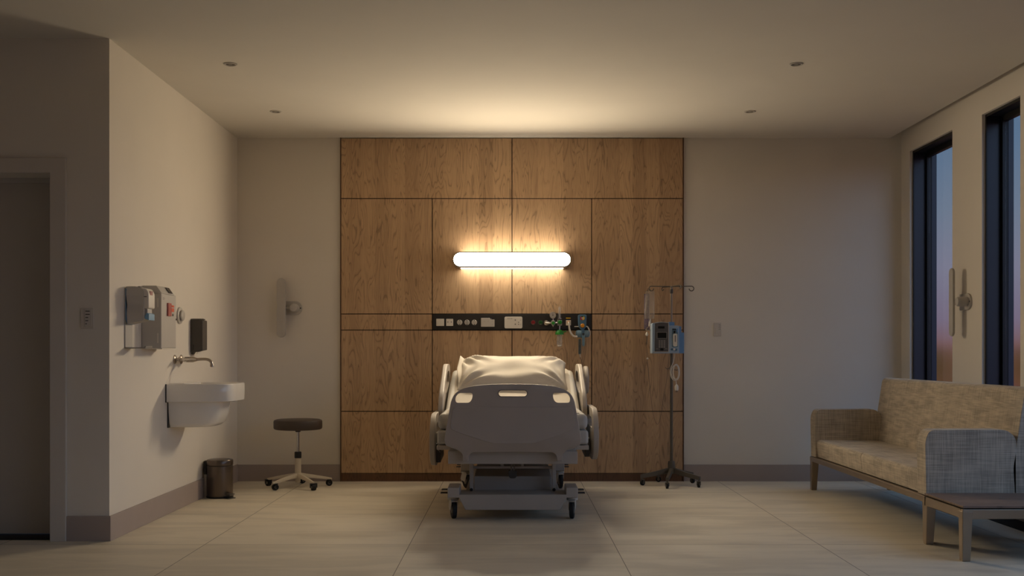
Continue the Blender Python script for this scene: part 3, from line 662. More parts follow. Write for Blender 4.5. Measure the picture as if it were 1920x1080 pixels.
# paper towel dispenser
t = thing('towel_dispenser', 'dark grey paper dispenser on the left wall above the tap', 'dispenser', (XL, 8.19, 1.12), room=True)
y0, y1 = 8.13, 8.262
prof = rpoly([(y0, 1.372), (y0, 1.130), (y1, 1.138), (y1, 1.372)], .004)
lo = []
for d_, s_ in ((0, 1), (.06, 1.), (.09, .94)):
    lo.append([(XL+d_, 8.196+(a-8.196)*s_, 1.25+(b-1.25)*(s_ if d_ else 1)) for a, b in prof])
MB().rings(lo).build('cover', M_['dgrey'], t, bevel=.003)
MB().prism([(y0+.004, 1.371), (y1-.004, 1.371), (8.25, 1.378), (8.196, 1.381), (8.142, 1.378)], XL, XL+.078, 'YZ').build('domed_top', M_['dgrey'], t, bevel=.002)
MB().prism([(XL+.018, 1.145), (XL+.022, 1.185), (XL+.027, 1.185), (XL+.024, 1.145)], y0-.001, y0+.002).build('lock_slot', M_['black'], t)
MB().prism([(XL+.004, 1.131), (XL+.03, 1.131), (XL+.014, 1.110), (XL+.008, 1.112)], y0+.005, y0+.05).build('chute', M_['dgrey'], t)
MB().box(XL+.042, XL+.046, y0+.02, y1-.02, 1.112, 1.14).build('paper_tail', M_['white'], t)

# wall basin
t = thing('wash_basin', 'white wall-hung ceramic wash basin with half pedestal', 'wash basin', (XL, 7.825, .6), room=True)
YC = 7.825
def dshape(p, hw, z, n=4.6, x0=XL+.008, seg=34, yc=YC):
    out = []
    for i in range(seg+1):
        a = -PI/2+PI*i/seg; cx, sx = math.cos(a), math.sin(a)
        out.append((x0+p*abs(cx)**(2/n), yc+hw*math.copysign(abs(sx)**(2/n), sx), z))
    return out
MB().rings([dshape(.432, .272, .779), dshape(.440, .280, .784), dshape(.442, .281, .84), dshape(.442, .281, .899), dshape(.439, .278, .905), dshape(.432, .272, .907),
            dshape(.412, .252, .905, x0=XL+.012), dshape(.404, .244, .898, x0=XL+.014),
            dshape(.34, .22, .80, 3.2, XL+.03), dshape(.20, .13, .788, 2.4, XL+.10)], True, True).build('bowl', M_['ceramic'], t, angle=50)
MB().box(XL+.009, XL+.11, YC-.20, YC+.20, .86, .9095).build('tap_ledge', M_['ceramic'], t, bevel=.004)
MB().rings([dshape(.262, .185, .60, 4, XL+.008), dshape(.285, .20, .604, 4, XL+.008), dshape(.315, .215, .63, 4, XL+.008), dshape(.335, .232, .70, 4, XL+.008), dshape(.345, .24, .779, 4, XL+.008)]).build('half_pedestal', M_['ceramic'], t, angle=50)
MB().box(XL+.0005, XL+.008, YC-.283, YC+.283, .778, .905).box(XL+.0005, XL+.008, YC-.24, YC+.24, .60, .779).build('back_gasket', M_['black'], t)
MB().lathe([(0, 0), (.022, 0), (.022, .003), (0, .004)], c=(XL+.2, YC, .788), n=20).build('drain', M_['chrome'], t)
# wall tap
t = thing('wall_tap', 'chrome wall-mounted bridge tap above the basin', 'tap', (XL, YC, 1.05), room=True)
ZT_ = 1.075
for y in (YC-.075, YC+.075):
    MB().lathe([(0, 0), (.034, 0), (.034, .003), (.026, .010), (.015, .013), (0, .013)], c=(XL, y, ZT_), axis='X', n=26).build('escutcheon', M_['nickel'], t)
    MB().cyl((XL+.012, y, ZT_), (XL+.075, y, ZT_), .012).lathe([(.012, .03), (.019, .032), (.019, .04), (.012, .042)], c=(XL, y, ZT_), axis='X', n=20).build('inlet_arm', M_['nickel'], t)
MB().cyl((XL+.08, YC-.10, ZT_), (XL+.08, YC+.10, ZT_), .0165).lathe([(0, .06), (.020, .062), (.020, .11), (.014, .13), (.011, .14), (0, .14)], c=(XL, YC, ZT_), axis='X', n=24).build('bridge_body', M_['nickel'], t)
pth = bez([(XL+.13, YC, ZT_), (XL+.18, YC, ZT_+.003), (XL+.215, YC, ZT_), (XL+.238, YC, ZT_-.014), (XL+.246, YC, ZT_-.038)])
MB().tube(pth, .0105, n=16).lathe([(0, -.055), (.013, -.055), (.0135, -.038), (.011, -.034), (0, -.034)], c=(XL+.246, YC, ZT_), n=18).build('spout', M_['nickel'], t)
for s in (-1, 1):
    MB().lathe([(0, 0), (.018, 0), (.016, .012), (.008, .018), (0, .018)], c=(XL+.08, YC-.10, ZT_) if s < 0 else (XL+.08, YC+.118, ZT_), axis='Y', n=20).tube([(XL+.08, YC+s*.112, ZT_), (XL+.13, YC+s*.114, ZT_+.004), (XL+.165, YC+s*.114, ZT_+.002)], lambda u: .008-.003*u, n=10).build('lever_handle', M_['chrome'], t)

# ------------------------------------------------------------------ casters
def caster(parent, x, y, z_top, r, wd, head, fork_mat, name='caster', loc_off=(0, 0, 0), hood=False, hub=None):
    """swivel caster with its own fork (part) and wheel (sub-part); the wheel rests on the floor"""
    a = math.radians(head); dx, dy = math.cos(a), math.sin(a); px, py = -dy, dx
    tr = r*.35; wx, wy = x+dx*tr, y+dy*tr
    ox, oy, oz = loc_off
    m = MB(); m.cyl((x, y, r*1.5), (x, y, z_top), r*.28, n=12)
    M4 = Matrix(((px, dx, 0, wx), (py, dy, 0, wy), (0, 0, 1, r), (0, 0, 0, 1)))   # local x = axle
    if hood:
        lo = []
        for s in (-1, 1):
            lo = []
        arc = [(r*1.18*math.cos(math.radians(q)), r*1.18*math.sin(math.radians(q))) for q in range(55, 196, 10)]
        inn = [(r*1.05*math.cos(math.radians(q)), r*1.05*math.sin(math.radians(q))) for q in range(195, 54, -10)]
        m.prism(arc+inn, -wd*.62, wd*.62, 'YZ', mat=M4)
        for s in (-1, 1):
            fl = [(r*1.18*math.cos(math.radians(q)), r*1.18*math.sin(math.radians(q))) for q in range(55, 181, 15)]+[(-r*.25, -r*.1), (r*.15, -r*.1)]
            m.prism(fl, s*wd*.62, s*(wd*.62+.004), 'YZ', mat=M4)
        m.cyl((x, y, r*2.0), (x, y, r*2.28), r*.62, n=20)
    else:
        m.box(-wd*.75, wd*.75, -r*.5, r*.6, r*.95, r*1.15, mat=M4)
        for s in (-1, 1): m.box(s*wd*.75-.002, s*wd*.75+.002, -r*.35, r*.35, -r*.2, r*1.1, mat=M4)
    f = m.build(name, fork_mat, parent)
    MB().lathe([(r*.45, -wd*.35), (r*.9, -wd/2), (r, -wd*.3), (r, wd*.3), (r*.9, wd/2), (r*.45, wd*.35)], axis='X', n=28, mat=M4).cyl((-wd*.3, 0, 0), (wd*.3, 0, 0), r*.5, n=20, mat=M4).build('wheel', M_['rubber'], f)
    MB().cyl((-wd*.52, 0, 0), (wd*.52, 0, 0), r*.42, n=20, mat=M4).build('hub_cap', hub or M_['grey'], f)
    return f

# ------------------------------------------------------------------ stool
sx, sy = -1.79, 9.10
t = thing('round_stool', 'round dark-seated rolling stool with cream five-star base', 'stool', (sx, sy, 0), room=True)
c = (sx, sy, 0)
MB().lathe([(0, .483), (.185, .483), (.197, .489), (.201, .500), (.201, .550), (.196, .560), (.180, .566), (0, .568)], c=c, n=56).build('seat', M_['seatv'], t)
MB().lathe([(0, .462), (.021, .462), (.026, .484), (0, .484)], c=c, n=24).build('seat_collar', M_['black'], t)
MB().cyl((sx, sy, .28), (sx, sy, .465), .0125).build('gas_lift', M_['chrome'], t)
MB().lathe([(0, .243), (.028, .243), (.029, .25), (.029, .29), (.026, .296), (0, .296)], c=c, n=28).build('sleeve', M_['black'], t)
MB().lathe([(0, .04), (.020, .04), (.022, .07), (.030, .085), (.030, .11), (.026, .12), (.025, .244), (0, .244)], c=c, n=28).build('column', M_['cream'], t)
for k in range(5):
    a = math.radians(20-72*k); dx, dy = math.cos(a), math.sin(a); lo = []
    for r_, zt, zb, hw in ((.018, .118, .080, .022), (.10, .105, .075, .018), (.20, .085, .062, .014), (.268, .070, .052, .012), (.284, .066, .052, .008)):
        lo.append([(sx+dx*r_-dy*s_*hw, sy+dy*r_+dx*s_*hw, z_) for s_, z_ in ((-1, zb), (1, zb), (1, (zt+zb)/2), (.6, zt), (-.6, zt), (-1, (zt+zb)/2))])
    MB().rings(lo).build('base_arm', M_['cream'], t, angle=50)
    caster(t, sx+dx*.27, sy+dy*.27, .056, .0265, .036, (200+97*k) % 360, M_['black'])

# ------------------------------------------------------------------ pedal bin
bx, by = -2.271, 8.46
t = thing('pedal_bin', 'small dark metal pedal bin standing by the left wall', 'bin', (bx, by, 0), room=True)
MB().lathe([(0, 0), (.100, 0), (.103, .004), (.103, .012), (.098, .016), (0, .016)], c=(bx, by, 0), n=48).build('base_ring', M_['black'], t)
MB().lathe([(0, .012), (.098, .012), (.100, .02), (.100, .246), (.097, .249), (0, .249)], c=(bx, by, 0), n=56).build('body', M_['binm'], t)
MB().lathe([(0, .247), (.096, .247), (.096, .254), (0, .254)], c=(bx, by, 0), n=40).build('seal', M_['black'], t)
MB().lathe([(0, .2535), (.1005, .2535), (.1015, .258), (.1015, .286), (.097, .294), (.08, .298), (0, .303)], c=(bx, by, 0), n=56).build('lid', M_['binm'], t)
MB().box(bx-.122, bx-.096, by-.03, by+.03, .18, .285).build('hinge_housing', M_['black'], t, bevel=.008, seg=3)
MB().box(bx-.118, bx-.098, by-.012, by+.012, 0, .18).build('rear_post', M_['lgrey'], t)
a = math.radians(-38); R = Matrix.Translation((bx, by, 0)) @ Matrix.Rotation(a, 4, 'Z')
MB().box(.09, .15, -.035, .035, 0, .007, mat=R).build('foot', M_['black'], t, bevel=.003)
MB().box(.08, .148, -.028, .028, .030, .037, mat=R).box(.085, .10, -.02, .02, .008, .032, mat=R).build('pedal', M_['dgrey'], t, bevel=.003)

# ------------------------------------------------------------------ drip stand
ix, iy = 1.351, 9.22
t = thing('drip_stand', 'tall dark drip stand on a five-arm wheeled base', 'drip stand', (ix, iy, 0), room=True)
MB().lathe([(0, .10), (.024, .10), (.030, .12), (.030, .185), (.026, .205), (.014, .207), (0, .207)], c=(ix, iy, 0), n=28).build('hub', M_['iron'], t)
MB().cyl((ix, iy, .2), (ix, iy, 1.14), .0125).build('lower_pole', M_['iron'], t)
MB().cyl((ix, iy, 1.13), (ix, iy, 1.69), .0085).build('upper_pole', M_['steel'], t)
MB().lathe([(0, 1.625), (.013, 1.625), (.014, 1.64), (.013, 1.662), (0, 1.662)], c=(ix, iy, 0), n=20).build('lock_collar', M_['dgrey'], t)
for k in range(5):
    a = math.radians(-34+72*k); dx, dy = math.cos(a), math.sin(a); lo = []
    for r_, zt, zb in ((.02, .15, .105), (.14, .118, .080), (.262, .092, .060)):
        lo.append([(ix+dx*r_-dy*s_*.012, iy+dy*r_+dx*s_*.012, z_) for s_, z_ in ((-1, zb), (1, zb), (1, zt), (-1, zt))])
    MB().rings(lo).build('base_arm', M_['iron'], t, bevel=.002)
    caster(t, ix+dx*.252, iy+dy*.252, .064, .024, .020, (250+50*k) % 360, M_['iron'], hub=M_['steel'])
def hook(dx, dy, ln, ring=.02):
    pts = [(ix, iy, 1.685), (ix+dx*ln, iy+dy*ln, 1.687)]
    cx, cy, cz = ix+dx*ln, iy+dy*ln, 1.687-ring
    for q in range(80, -200, -20):
        pts.append((cx+dx*ring*math.cos(math.radians(q)), cy+dy*ring*math.cos(math.radians(q)), cz+ring*math.sin(math.radians(q))))
    MB().tube(pts, .0042, n=10).build('hook', M_['iron'], t)
hook(-1, 0, .170); hook(1, 0, .170)
nx, ny = .06/.19, -.18/.19
hook(nx, ny, .165, .014); hook(-nx, -ny, .165, .014)
m = MB().tube([(ix+.0, iy-.014, 1.0), (ix-.04, iy-.02, .985), (ix-.055, iy-.02, 1.0)], .003, n=8); m.tube([(ix, iy-.014, .985), (ix+.045, iy-.02, .975), (ix+.06, iy-.02, .995)], .003, n=8)
m.lathe([(0, .975), (.0165, .975), (.0165, 1.005), (0, 1.005)], c=(ix, iy, 0), n=20).build('cord_holder', M_['iron'], t)
# drip bags
def IX(px, y): return (px-960)*y/F
def IZ(py, y): return H+(661-py)*y/F
def bagmesh(pts_l, pts_r, zt, zb, y, th, mat, parent, name, wob=0):
    nz_, nx_ = 18, 12; F_ = []; B_ = []
    for k in range(nz_+1):
        v = k/nz_; z_ = zt+(zb-zt)*v; xl = pts_l(v); xr = pts_r(v)
        env = math.sin(PI*min(1, max(0, v*.94+.03)))**.45*(.45+.75*v) if v < 1 else 0
        rf, rb = [], []
        for i in range(nx_+1):
            u = i/nx_; h_ = th*env*math.sin(PI*u)**.6 if 0 < u < 1 else 0
            wv = wob*math.sin(9*v+5*u)*math.sin(PI*u)
            rf.append((xl+(xr-xl)*u, y-h_-.001+wv, z_)); rb.append((xl+(xr-xl)*u, y+h_+.001+wv, z_))
        F_.append(rf+rb[::-1])
    return MB().rings(F_).build(name, mat, parent)
YBg = 9.20
t = thing('drip_bag', 'clear drip bag hanging from the left hook of the stand', 'drip bag', (IX(1218, YBg), YBg, IZ(598, YBg)), room=True)
bagmesh(lambda v: IX(1210-1.5*v, YBg), lambda v: IX(1227, YBg), IZ(546, YBg), IZ(598, YBg), YBg-.004, .022, M_['bag'], t, 'bag_film', .004)
MB().tube([(IX(1216.7, YBg)-.012, YBg, IZ(546, YBg)), (IX(1216.7, YBg)-.01, YBg, IZ(541.5, YBg)), (IX(1216.7, YBg)+.01, YBg, IZ(541.5, YBg)), (IX(1216.7, YBg)+.012, YBg, IZ(546, YBg))], .003, n=8).build('hanger_tab', M_['dgrey'], t)
m = MB()
for k in range(7): m.box(IX(1210.5, YBg), IX(1213.5 if k % 2 else 1216, YBg), YBg-.030, YBg-.0285, IZ(551+k*6, YBg), IZ(550.5+k*6, YBg))
m.build('volume_marks', M_['textg'], t)
MB().cyl((IX(1219.5, YBg), YBg-.005, IZ(598, YBg)), (IX(1218.8, YBg), YBg-.005, IZ(603, YBg)), .006).cyl((IX(1218.8, YBg), YBg-.005, IZ(603, YBg)), (IX(1217.2, YBg), YBg-.005, IZ(612, YBg)), .010, .007).build('outlet_port', M_['white'], t)
Y2 = 9.235
t = thing('drip_bag', 'mauve-tinted drip bag hanging lower, behind the clear bag', 'drip bag', (IX(1212, Y2), Y2, IZ(618, Y2)), room=True)
bagmesh(lambda v: IX(1207.8, Y2), lambda v: IX(1218, Y2), IZ(551, Y2), IZ(618, Y2), Y2, .010, M_['bag2'], t, 'bag_film', .002)
MB().tube([(IX(1213, Y2), Y2, IZ(551, Y2)), (IX(1215, Y2), Y2-.01, IZ(545, Y2)), (IX(1216.7, Y2), Y2-.016, IZ(541, Y2))], .002, n=8).build('hanger_tab', M_['dgrey'], t)
m = MB()
for k in range(4): m.box(IX(1208.4, Y2), IX(1212.5, Y2), Y2-.011, Y2-.0095, IZ(588+k*10, Y2), IZ(587+k*10, Y2))
m.build('volume_marks', M_['textg'], t)
# infusion line: chamber, clamps and the long slack loop
t = thing('drip_line', 'thin looping infusion line hanging below the drip bags', 'tubing', (IX(1217, 9.18), 9.18, IZ(796, 9.18)), room=True)
y = 9.175
def Q(px, py, yy=y): return (IX(px, yy), yy, IZ(py, yy))
MB().tube(bez([Q(1217.2, 612), Q(1214, 614), Q(1211, 618), Q(1216, 619.5), Q(1224, 619), Q(1227, 616), Q(1226, 611.5), Q(1222.5, 611), Q(1221, 615), Q(1219.5, 619)]), .0032, n=8).tube(bez([Q(1217.2, 612), Q(1220, 610), Q(1223.5, 607), Q(1226.5, 612), Q(1226.5, 618), Q(1221, 619.5), Q(1213, 620)]), .0028, n=8).build('upper_loops', M_['bag'], t)
MB().lathe([(0, IZ(630, y)), (.009, IZ(629.5, y)), (.0125, IZ(627.5, y)), (.009, IZ(625, y)), (.003, IZ(622, y)), (0, IZ(621.5, y))], c=(IX(1212.8, y), y, 0), n=18).build('drip_chamber', M_['white'], t)
MB().lathe([(0, IZ(624.6, y)), (.006, IZ(623.5, y)), (.006, IZ(622, y)), (0, IZ(621, y))], c=(IX(1220.2, y), y, 0), n=12).build('injection_port', M_['white'], t)
MB().lathe([(0, IZ(674.4, y)), (.005, IZ(674, y)), (.010, IZ(672.4, y)), (.005, IZ(671, y)), (0, IZ(670, y))], c=(IX(1214, y), y, 0), n=14).build('roller_clamp', M_['white'], t)
MB().tube([Q(1212.8, 629), Q(1212.6, 646)], .0035, n=8).build('dark_sleeve', M_['dgrey'], t)
MB().tube(bez([Q(1212.7, 646), Q(1213.5, 672), Q(1217, 710), Q(1220.5, 745), Q(1225.5, 780), Q(1232.8, 795.5), Q(1239, 780), Q(1244, 745), Q(1249.5, 715), Q(1252.5, 690), Q(1254.5, 664)]), .0013, n=6).build('long_tube', M_['dgrey'], t)
# infusion pump
yp = 9.135; yf = yp-.085
t = thing('infusion_pump', 'blue infusion pump with keypad clamped to the drip stand', 'infusion pump', (IX(1253, yf), yp, IZ(662, yf)), room=True)
def U(u): return IX(1200+u/6.75, yf)
def V(v): return IZ(590+v/6.75, yf)
MB().prism(rpoly([(U(155), V(490)), (U(372), V(490)), (U(372), V(100)), (U(270), V(86)), (U(172), V(104)), (U(155), V(118))], [.003, .003, .004, .03, .006, .004]), yf+.004, iy-.03).build('main_housing', M_['plight'], t, bevel=.003)
MB().prism(rpoly([(U(186), V(466)), (U(358), V(466)), (U(358), V(106)), (U(272), V(97)), (U(190), V(110))], [.004, .004, .004, .03, .004]), yf-.002, yf+.006).build('face_panel', M_['pface'], t, bevel=.002)
MB().prism([(U(358), V(466)), (U(365), V(466)), (U(365), V(100)), (U(358), V(100))], yf-.004, yf+.006).prism([(U(165), V(476)), (U(365), V(476)), (U(365), V(467)), (U(165), V(467))], yf-.004, yf+.006).prism(rpoly([(U(174), V(106)), (U(270), V(88)), (U(366), V(100)), (U(366), V(106)), (U(270), V(95)), (U(180), V(111))], .001), yf-.004, yf+.006).build('face_trim', M_['lgrey'], t)
MB().box(U(372), U(440), yf+.012, iy-.03, V(200), V(92)).build('upper_block', M_['pblue'], t, bevel=.003)
MB().box(U(228), U(310), yf-.004, yf, V(176), V(146)).build('status_display', M_['screen'], t, bevel=.001)
MB().box(U(212), U(341), yf-.0035, yf, V(303), V(219)).build('display_bezel', M_['textg'], t, bevel=.001)
MB().box(U(219), U(334), yf-.005, yf, V(297), V(226)).build('display', M_['screen'], t, bevel=.001)
for r_ in range(4):
    for c_ in range(3):
        MB().box(U(236+c_*31), U(256+c_*31), yf-.005, yf, V(342+r_*25), V(325+r_*25)).build('key', M_['grey'], t, bevel=.0008)
for u_ in (204, 220, 318, 334): MB().box(U(u_), U(u_+10), yf-.004, yf, V(438), V(426)).build('key', M_['textg'], t)
MB().box(U(256), U(298), yf-.005, yf, V(453), V(425)).build('start_button', M_['screen'], t, bevel=.002)
MB().box(U(372), U(497), yf+.008, iy-.025, V(490), V(137)).build('syringe_housing', M_['plight'], t, bevel=.003)
MB().prism([(U(497), V(490)), (U(562), V(490)), (U(562), V(226)), (U(527), V(224)), (U(527), V(147)), (U(497), V(147))], yf+.014, iy-.02).build('blue_side_housing', M_['pblue'], t, bevel=.002)
MB().prism(rrect(U(406), U(482), V(412), V(186), .01, 5), yf+.003, yf+.01).build('compartment', M_['regblue2'], t, bevel=.001)
MB().prism(rrect(U(418), U(472), V(402), V(240), .012, 6), yf-.006, yf+.006).build('syringe_barrel', M_['white'], t, bevel=.002)
MB().box(U(438), U(452), yf-.008, yf, V(345), V(262)).build('scale_strip', M_['textg'], t)
MB().box(U(408), U(454), yf-.008, yf+.004, V(190), V(178)).box(U(425), U(445), yf-.008, yf+.004, V(238), V(204)).build('plunger_clamp', M_['screen'], t, bevel=.001)
MB().box(U(464), U(480), yf-.006, yf+.004, V(222), V(176)).build('blue_catch', M_['pblue'], t, bevel=.001)
MB().cyl((U(405), yf+.002, V(440)), (U(405), yf+.01, V(440)), .010, n=16).cyl((U(458), yf+.002, V(444)), (U(458), yf+.01, V(444)), .010, n=16).build('rotor', M_['regblue'], t)
MB().cyl((U(436), yf-.002, V(438)), (U(436), yf+.01, V(438)), .008, n=16).build('tube_guide', M_['white'], t)
MB().box(ix-.025, ix+.025, iy-.032, iy+.02, V(380), V(240)).build('pole_clamp', M_['dgrey'], t, bevel=.003)
cd = MB(); cy = iy-.05
def W_(u, v, yy=cy): return (IX(1200+u/6.75, yy), yy, IZ(590+v/6.75, yy))
cd.tube(bez([W_(436, 484), W_(436, 520), W_(425, 580), W_(412, 625), W_(392, 670), W_(383, 720), W_(392, 780), W_(420, 825), W_(455, 838)]), .0035, n=8)
for k, (cu, au) in enumerate(((458, 44), (452, 34), (462, 38), (446, 50))):
    yy = cy-.004-.007*k
    cd.tube([W_(cu+au*math.cos(2*PI*i/28), 728+(102-4*k)*math.sin(2*PI*i/28), yy) for i in range(28)], .0032, n=8, closed=True)
cd.tube(bez([W_(456, 830), W_(459, 870), W_(462, 905)]), .0035, n=8)
cord = cd.build('power_cord', M_['white'], t)
MB().lathe([(0, 0), (.014, 0), (.0165, .012), (.0165, .036), (.010, .046), (.005, .052), (0, .052)], c=(W_(463, 960)[0], cy, W_(463, 960)[2]), n=20).build('plug', M_['white'], cord)
MB().box(W_(456, 0)[0]-.002, W_(456, 0)[0]+.002, cy-.003, cy+.003, W_(0, 982)[2], W_(0, 958)[2]).box(W_(470, 0)[0]-.002, W_(470, 0)[0]+.002, cy-.003, cy+.003, W_(0, 982)[2], W_(0, 958)[2]).build('pins', M_['dgrey'], cord)

# ------------------------------------------------------------------ hospital bed
BX = .005
t = thing('hospital_bed', 'hospital bed seen from its grey footboard with raised head end', 'bed', (BX, 8.2, 0), room=True)
s7 = 7.18/F
def fx(u): return BX+(u-525)/3.085*s7
def fz(v): return H+(661-(640+v/3.085))*s7
half = [(525, 246), (400, 248), (300, 256), (235, 272), (190, 300), (168, 345), (152, 440), (137, 520), (130, 570), (136, 600), (165, 612), (215, 630), (236, 650), (240, 692), (268, 692), (272, 662), (290, 640), (525, 638)]
rad = [0, .02, .03, .03, .03, .03, .02, .02, .02, .02, .02, .03, .03, .004, .004, .02, .02, 0]
pl = [(fx(u), fz(v)) for u, v in half]; pr = [(fx(1050-u), fz(v)) for u, v in half[1:-1]][::-1]
outl = rpoly(pl+pr, [r*1.0 for r in rad]+[r*1.0 for r in rad[1:-1]][::-1], 4)
fy = 7.155
fb = MB().prism(outl, fy, fy+.045).build('footboard', M_['bedf'], t, bevel=.010, seg=3)
cut = MB()
cut.prism(rrect(fx(443), fx(607), fz(317), fz(283), .022, 6), fy-.05, fy+.1)
hl = [(212, 298), (296, 297), (290, 335), (274, 354), (196, 354), (192, 325)]
cut.prism(rpoly([(fx(u), fz(v)) for u, v in hl], .028), fy-.05, fy+.1)
cut.prism(rpoly([(fx(1050-u), fz(v)) for u, v in hl][::-1], .028), fy-.05, fy+.1)
bool_cut(fb, cut, 'cutter')
# raised lower field of the board: thin crease outline
crease = MB()
fld = rpoly([(fx(178), fz(378)), (fx(872), fz(378)), (fx(888), fz(505)), (fx(800), fz(540)), (fx(640), fz(590)), (fx(410), fz(590)), (fx(250), fz(540)), (fx(162), fz(505))], .03)
MB().prism(fld, fy-.0035, fy+.004).build('footboard_panel', M_['bedf'], t, bevel=.003)
for (u0, u1, v0, v1) in ((443, 607, 283, 317),):
    MB().frameprism(rrect(fx(u0)-.004, fx(u1)+.004, fz(v1)-.004, fz(v0)+.004, .026, 6), rrect(fx(u0), fx(u1), fz(v1), fz(v0), .022, 6), fy-.003, fy+.01).build('grip_rim', M_['bedd'], t)
# mattress, deck, sheet
XM = .505
def slab(pts_top, pts_bot, x0, x1, mat, name, bevel):
    return MB().prism(pts_top+pts_bot[::-1], x0, x1, 'YZ').build(name, mat, t, bevel=bevel, seg=3)
top = [(7.26, .715), (8.10, .715), (8.60, .885), (9.06, .985)]; 
def shift(p, d): return [(a+ (d*.3 if a > 8.3 else 0), b-d) for a, b in p]
slab(shift(top, 0), shift(top, .105), BX-XM+.004, BX+XM-.004, M_['matt'], 'mattress', .035)
slab(shift(top, .109), shift(top, .205), BX-XM, BX+XM, M_['matt'], 'mattress_base', .02)
slab(shift(top, .210), shift(top, .240), BX-XM-.003, BX+XM+.003, M_['bedp'], 'deck', .006)
# fitted sheet: a skin just over the mattress top
sh = []
for a, b in [(7.30, .719), (7.7, .721), (8.09, .719), (8.35, .804), (8.60, .889), (8.85, .944), (9.05, .988)]:
    row = []
    for i in range(21):
        u = -1+i/10; e_ = max(0, abs(u)-.9)/.1
        row.append((BX+u*(XM-.012), a, b+.002+.004*math.sin(a*7+u*3)-.03*e_*e_))
    sh.append(row)
lo = [r_+[(p[0], p[1], p[2]-.006) for p in r_[::-1]] for r_ in sh]
MB().rings(lo).build('sheet', M_['sheet'], t, angle=60)
MB().prism(rpoly([(-.43+BX, .45), (.43+BX, .45), (.40+BX, .97), (-.40+BX, .97)], .06), 9.22, 9.26).build('headboard', M_['bedp'], t, bevel=.01)
MB().box(BX-.42, BX+.42, 7.24, 7.30, .452, .530).box(BX-.43, BX-.39, 7.24, 9.2, .39, .47).box(BX+.39, BX+.43, 7.24, 9.2, .39, .47).box(BX-.43, BX+.43, 7.22, 7.27, .385, .470).box(BX-.43, BX+.43, 9.16, 9.22, .39, .5).build('deck_frame', M_['bedm'], t, bevel=.004)
MB().box(BX-.30, BX+.30, 9.0, 9.10, .5, .9).build('back_support', M_['bedd'], t)
# under-carriage
zb = lambda py, y: H-(py-661)*y/F
for s in (-1, 1):
    MB().box(BX+s*.285-.013, BX+s*.285+.013, 7.50, 7.56, zb(919, 7.53), .39).build('lift_post', M_['bedm'], t, bevel=.003)
for s in (-1, 1): MB().cyl((BX+s*.285, 7.496, .18), (BX+s*.285, 7.503, .18), .011, n=20).build('pivot_bolt', M_['black'], t)
u = MB(); u.box(BX-.29, BX+.29, 7.56, 7.59, .318, .335); u.box(BX-.29, BX+.29, 7.56, 7.6, .385, .41)
for x_ in (-.085, .055): u.box(BX+x_, BX+x_+.022, 7.56, 7.59, .335, .39)
u.box(BX-.07, BX+.06, 7.56, 7.58, .358, .368)
u.box(BX-.29, BX+.29, 8.6, 8.63, .30, .33); u.box(BX-.255, BX-.235, 8.58, 8.61, .3, .46); u.box(BX+.235, BX+.255, 8.58, 8.61, .3, .46)
u.build('cross_frame', M_['bedm'], t, bevel=.002)
MB().box(BX-.235, BX+.235, 8.55, 8.575, .33, .46).build('motor_housing', M_['bedd'], t, bevel=.004)
MB().prism([(7.60, .12), (7.60, .262), (8.9, .285), (8.9, .13)], BX-.27, BX+.27, 'YZ').build('base_cover', M_['bedm'], t, bevel=.004)
MB().prism(rpoly([(BX-.030, .31), (BX+.030, .31), (BX+.028, .272), (BX+.018, .257), (BX-.018, .257), (BX-.028, .272)], .01), 7.50, 7.53).build('centre_pedal', M_['bedd'], t, bevel=.003)
MB().cyl((BX-.010, 7.51, .30), (BX-.010, 7.53, .38), .004).cyl((BX+.010, 7.51, .30), (BX+.010, 7.53, .38), .004).cyl((BX-.025, 7.505, .305), (BX+.025, 7.505, .305), .004).build('pedal_rods', M_['chrome'], t)
# foot-end base
MB().prism([(BX-.372, .172), (BX+.372, .172), (BX+.318, .068), (BX-.318, .068)], 7.30, 7.33).build('base_fascia', M_['bedm'], t, bevel=.004)
MB().box(BX-.36, BX+.36, 7.32, 7.58, .12, .168).build('base_beam', M_['bedm'], t, bevel=.004)
MB().box(BX-.33, BX-.27, 7.55, 9.1, .10, .16).box(BX+.27, BX+.33, 7.55, 9.1, .10, .16).build('side_beam', M_['bedm'], t, bevel=.004)
for s in (-1, 1):
    MB().box(BX+s*.398-.040, BX+s*.398+.040, 7.30, 7.55, .150, .218).build('corner_box', M_['bedm'], t, bevel=.005)
    MB().box(BX+s*.39-.038, BX+s*.39+.038, 8.97, 9.12, .150, .240).build('corner_box', M_['bedm'], t, bevel=.005)
    caster(t, BX+s*.405, 7.40, .155, .062, .030, -90+(12 if s < 0 else -8), M_['lgrey'], hood=True, hub=M_['grey'])
    caster(t, BX+s*.39, 9.04, .155, .062, .030, -90+(28 if s < 0 else 10), M_['lgrey'], hood=True, hub=M_['grey'])
    for dz_, l_ in ((0, .052), (.022, .045)):
        MB().box(BX+s*(.437), BX+s*(.437+l_), 7.36, 7.42, .170+dz_, .177+dz_).build('brake_pedal', M_['bedd'], t, bevel=.002)
        MB().box(BX+s*(.427), BX+s*(.427+l_*.75), 8.99, 9.05, .176+dz_*.8, .182+dz_*.8).build('brake_pedal', M_['bedd'], t, bevel=.002)
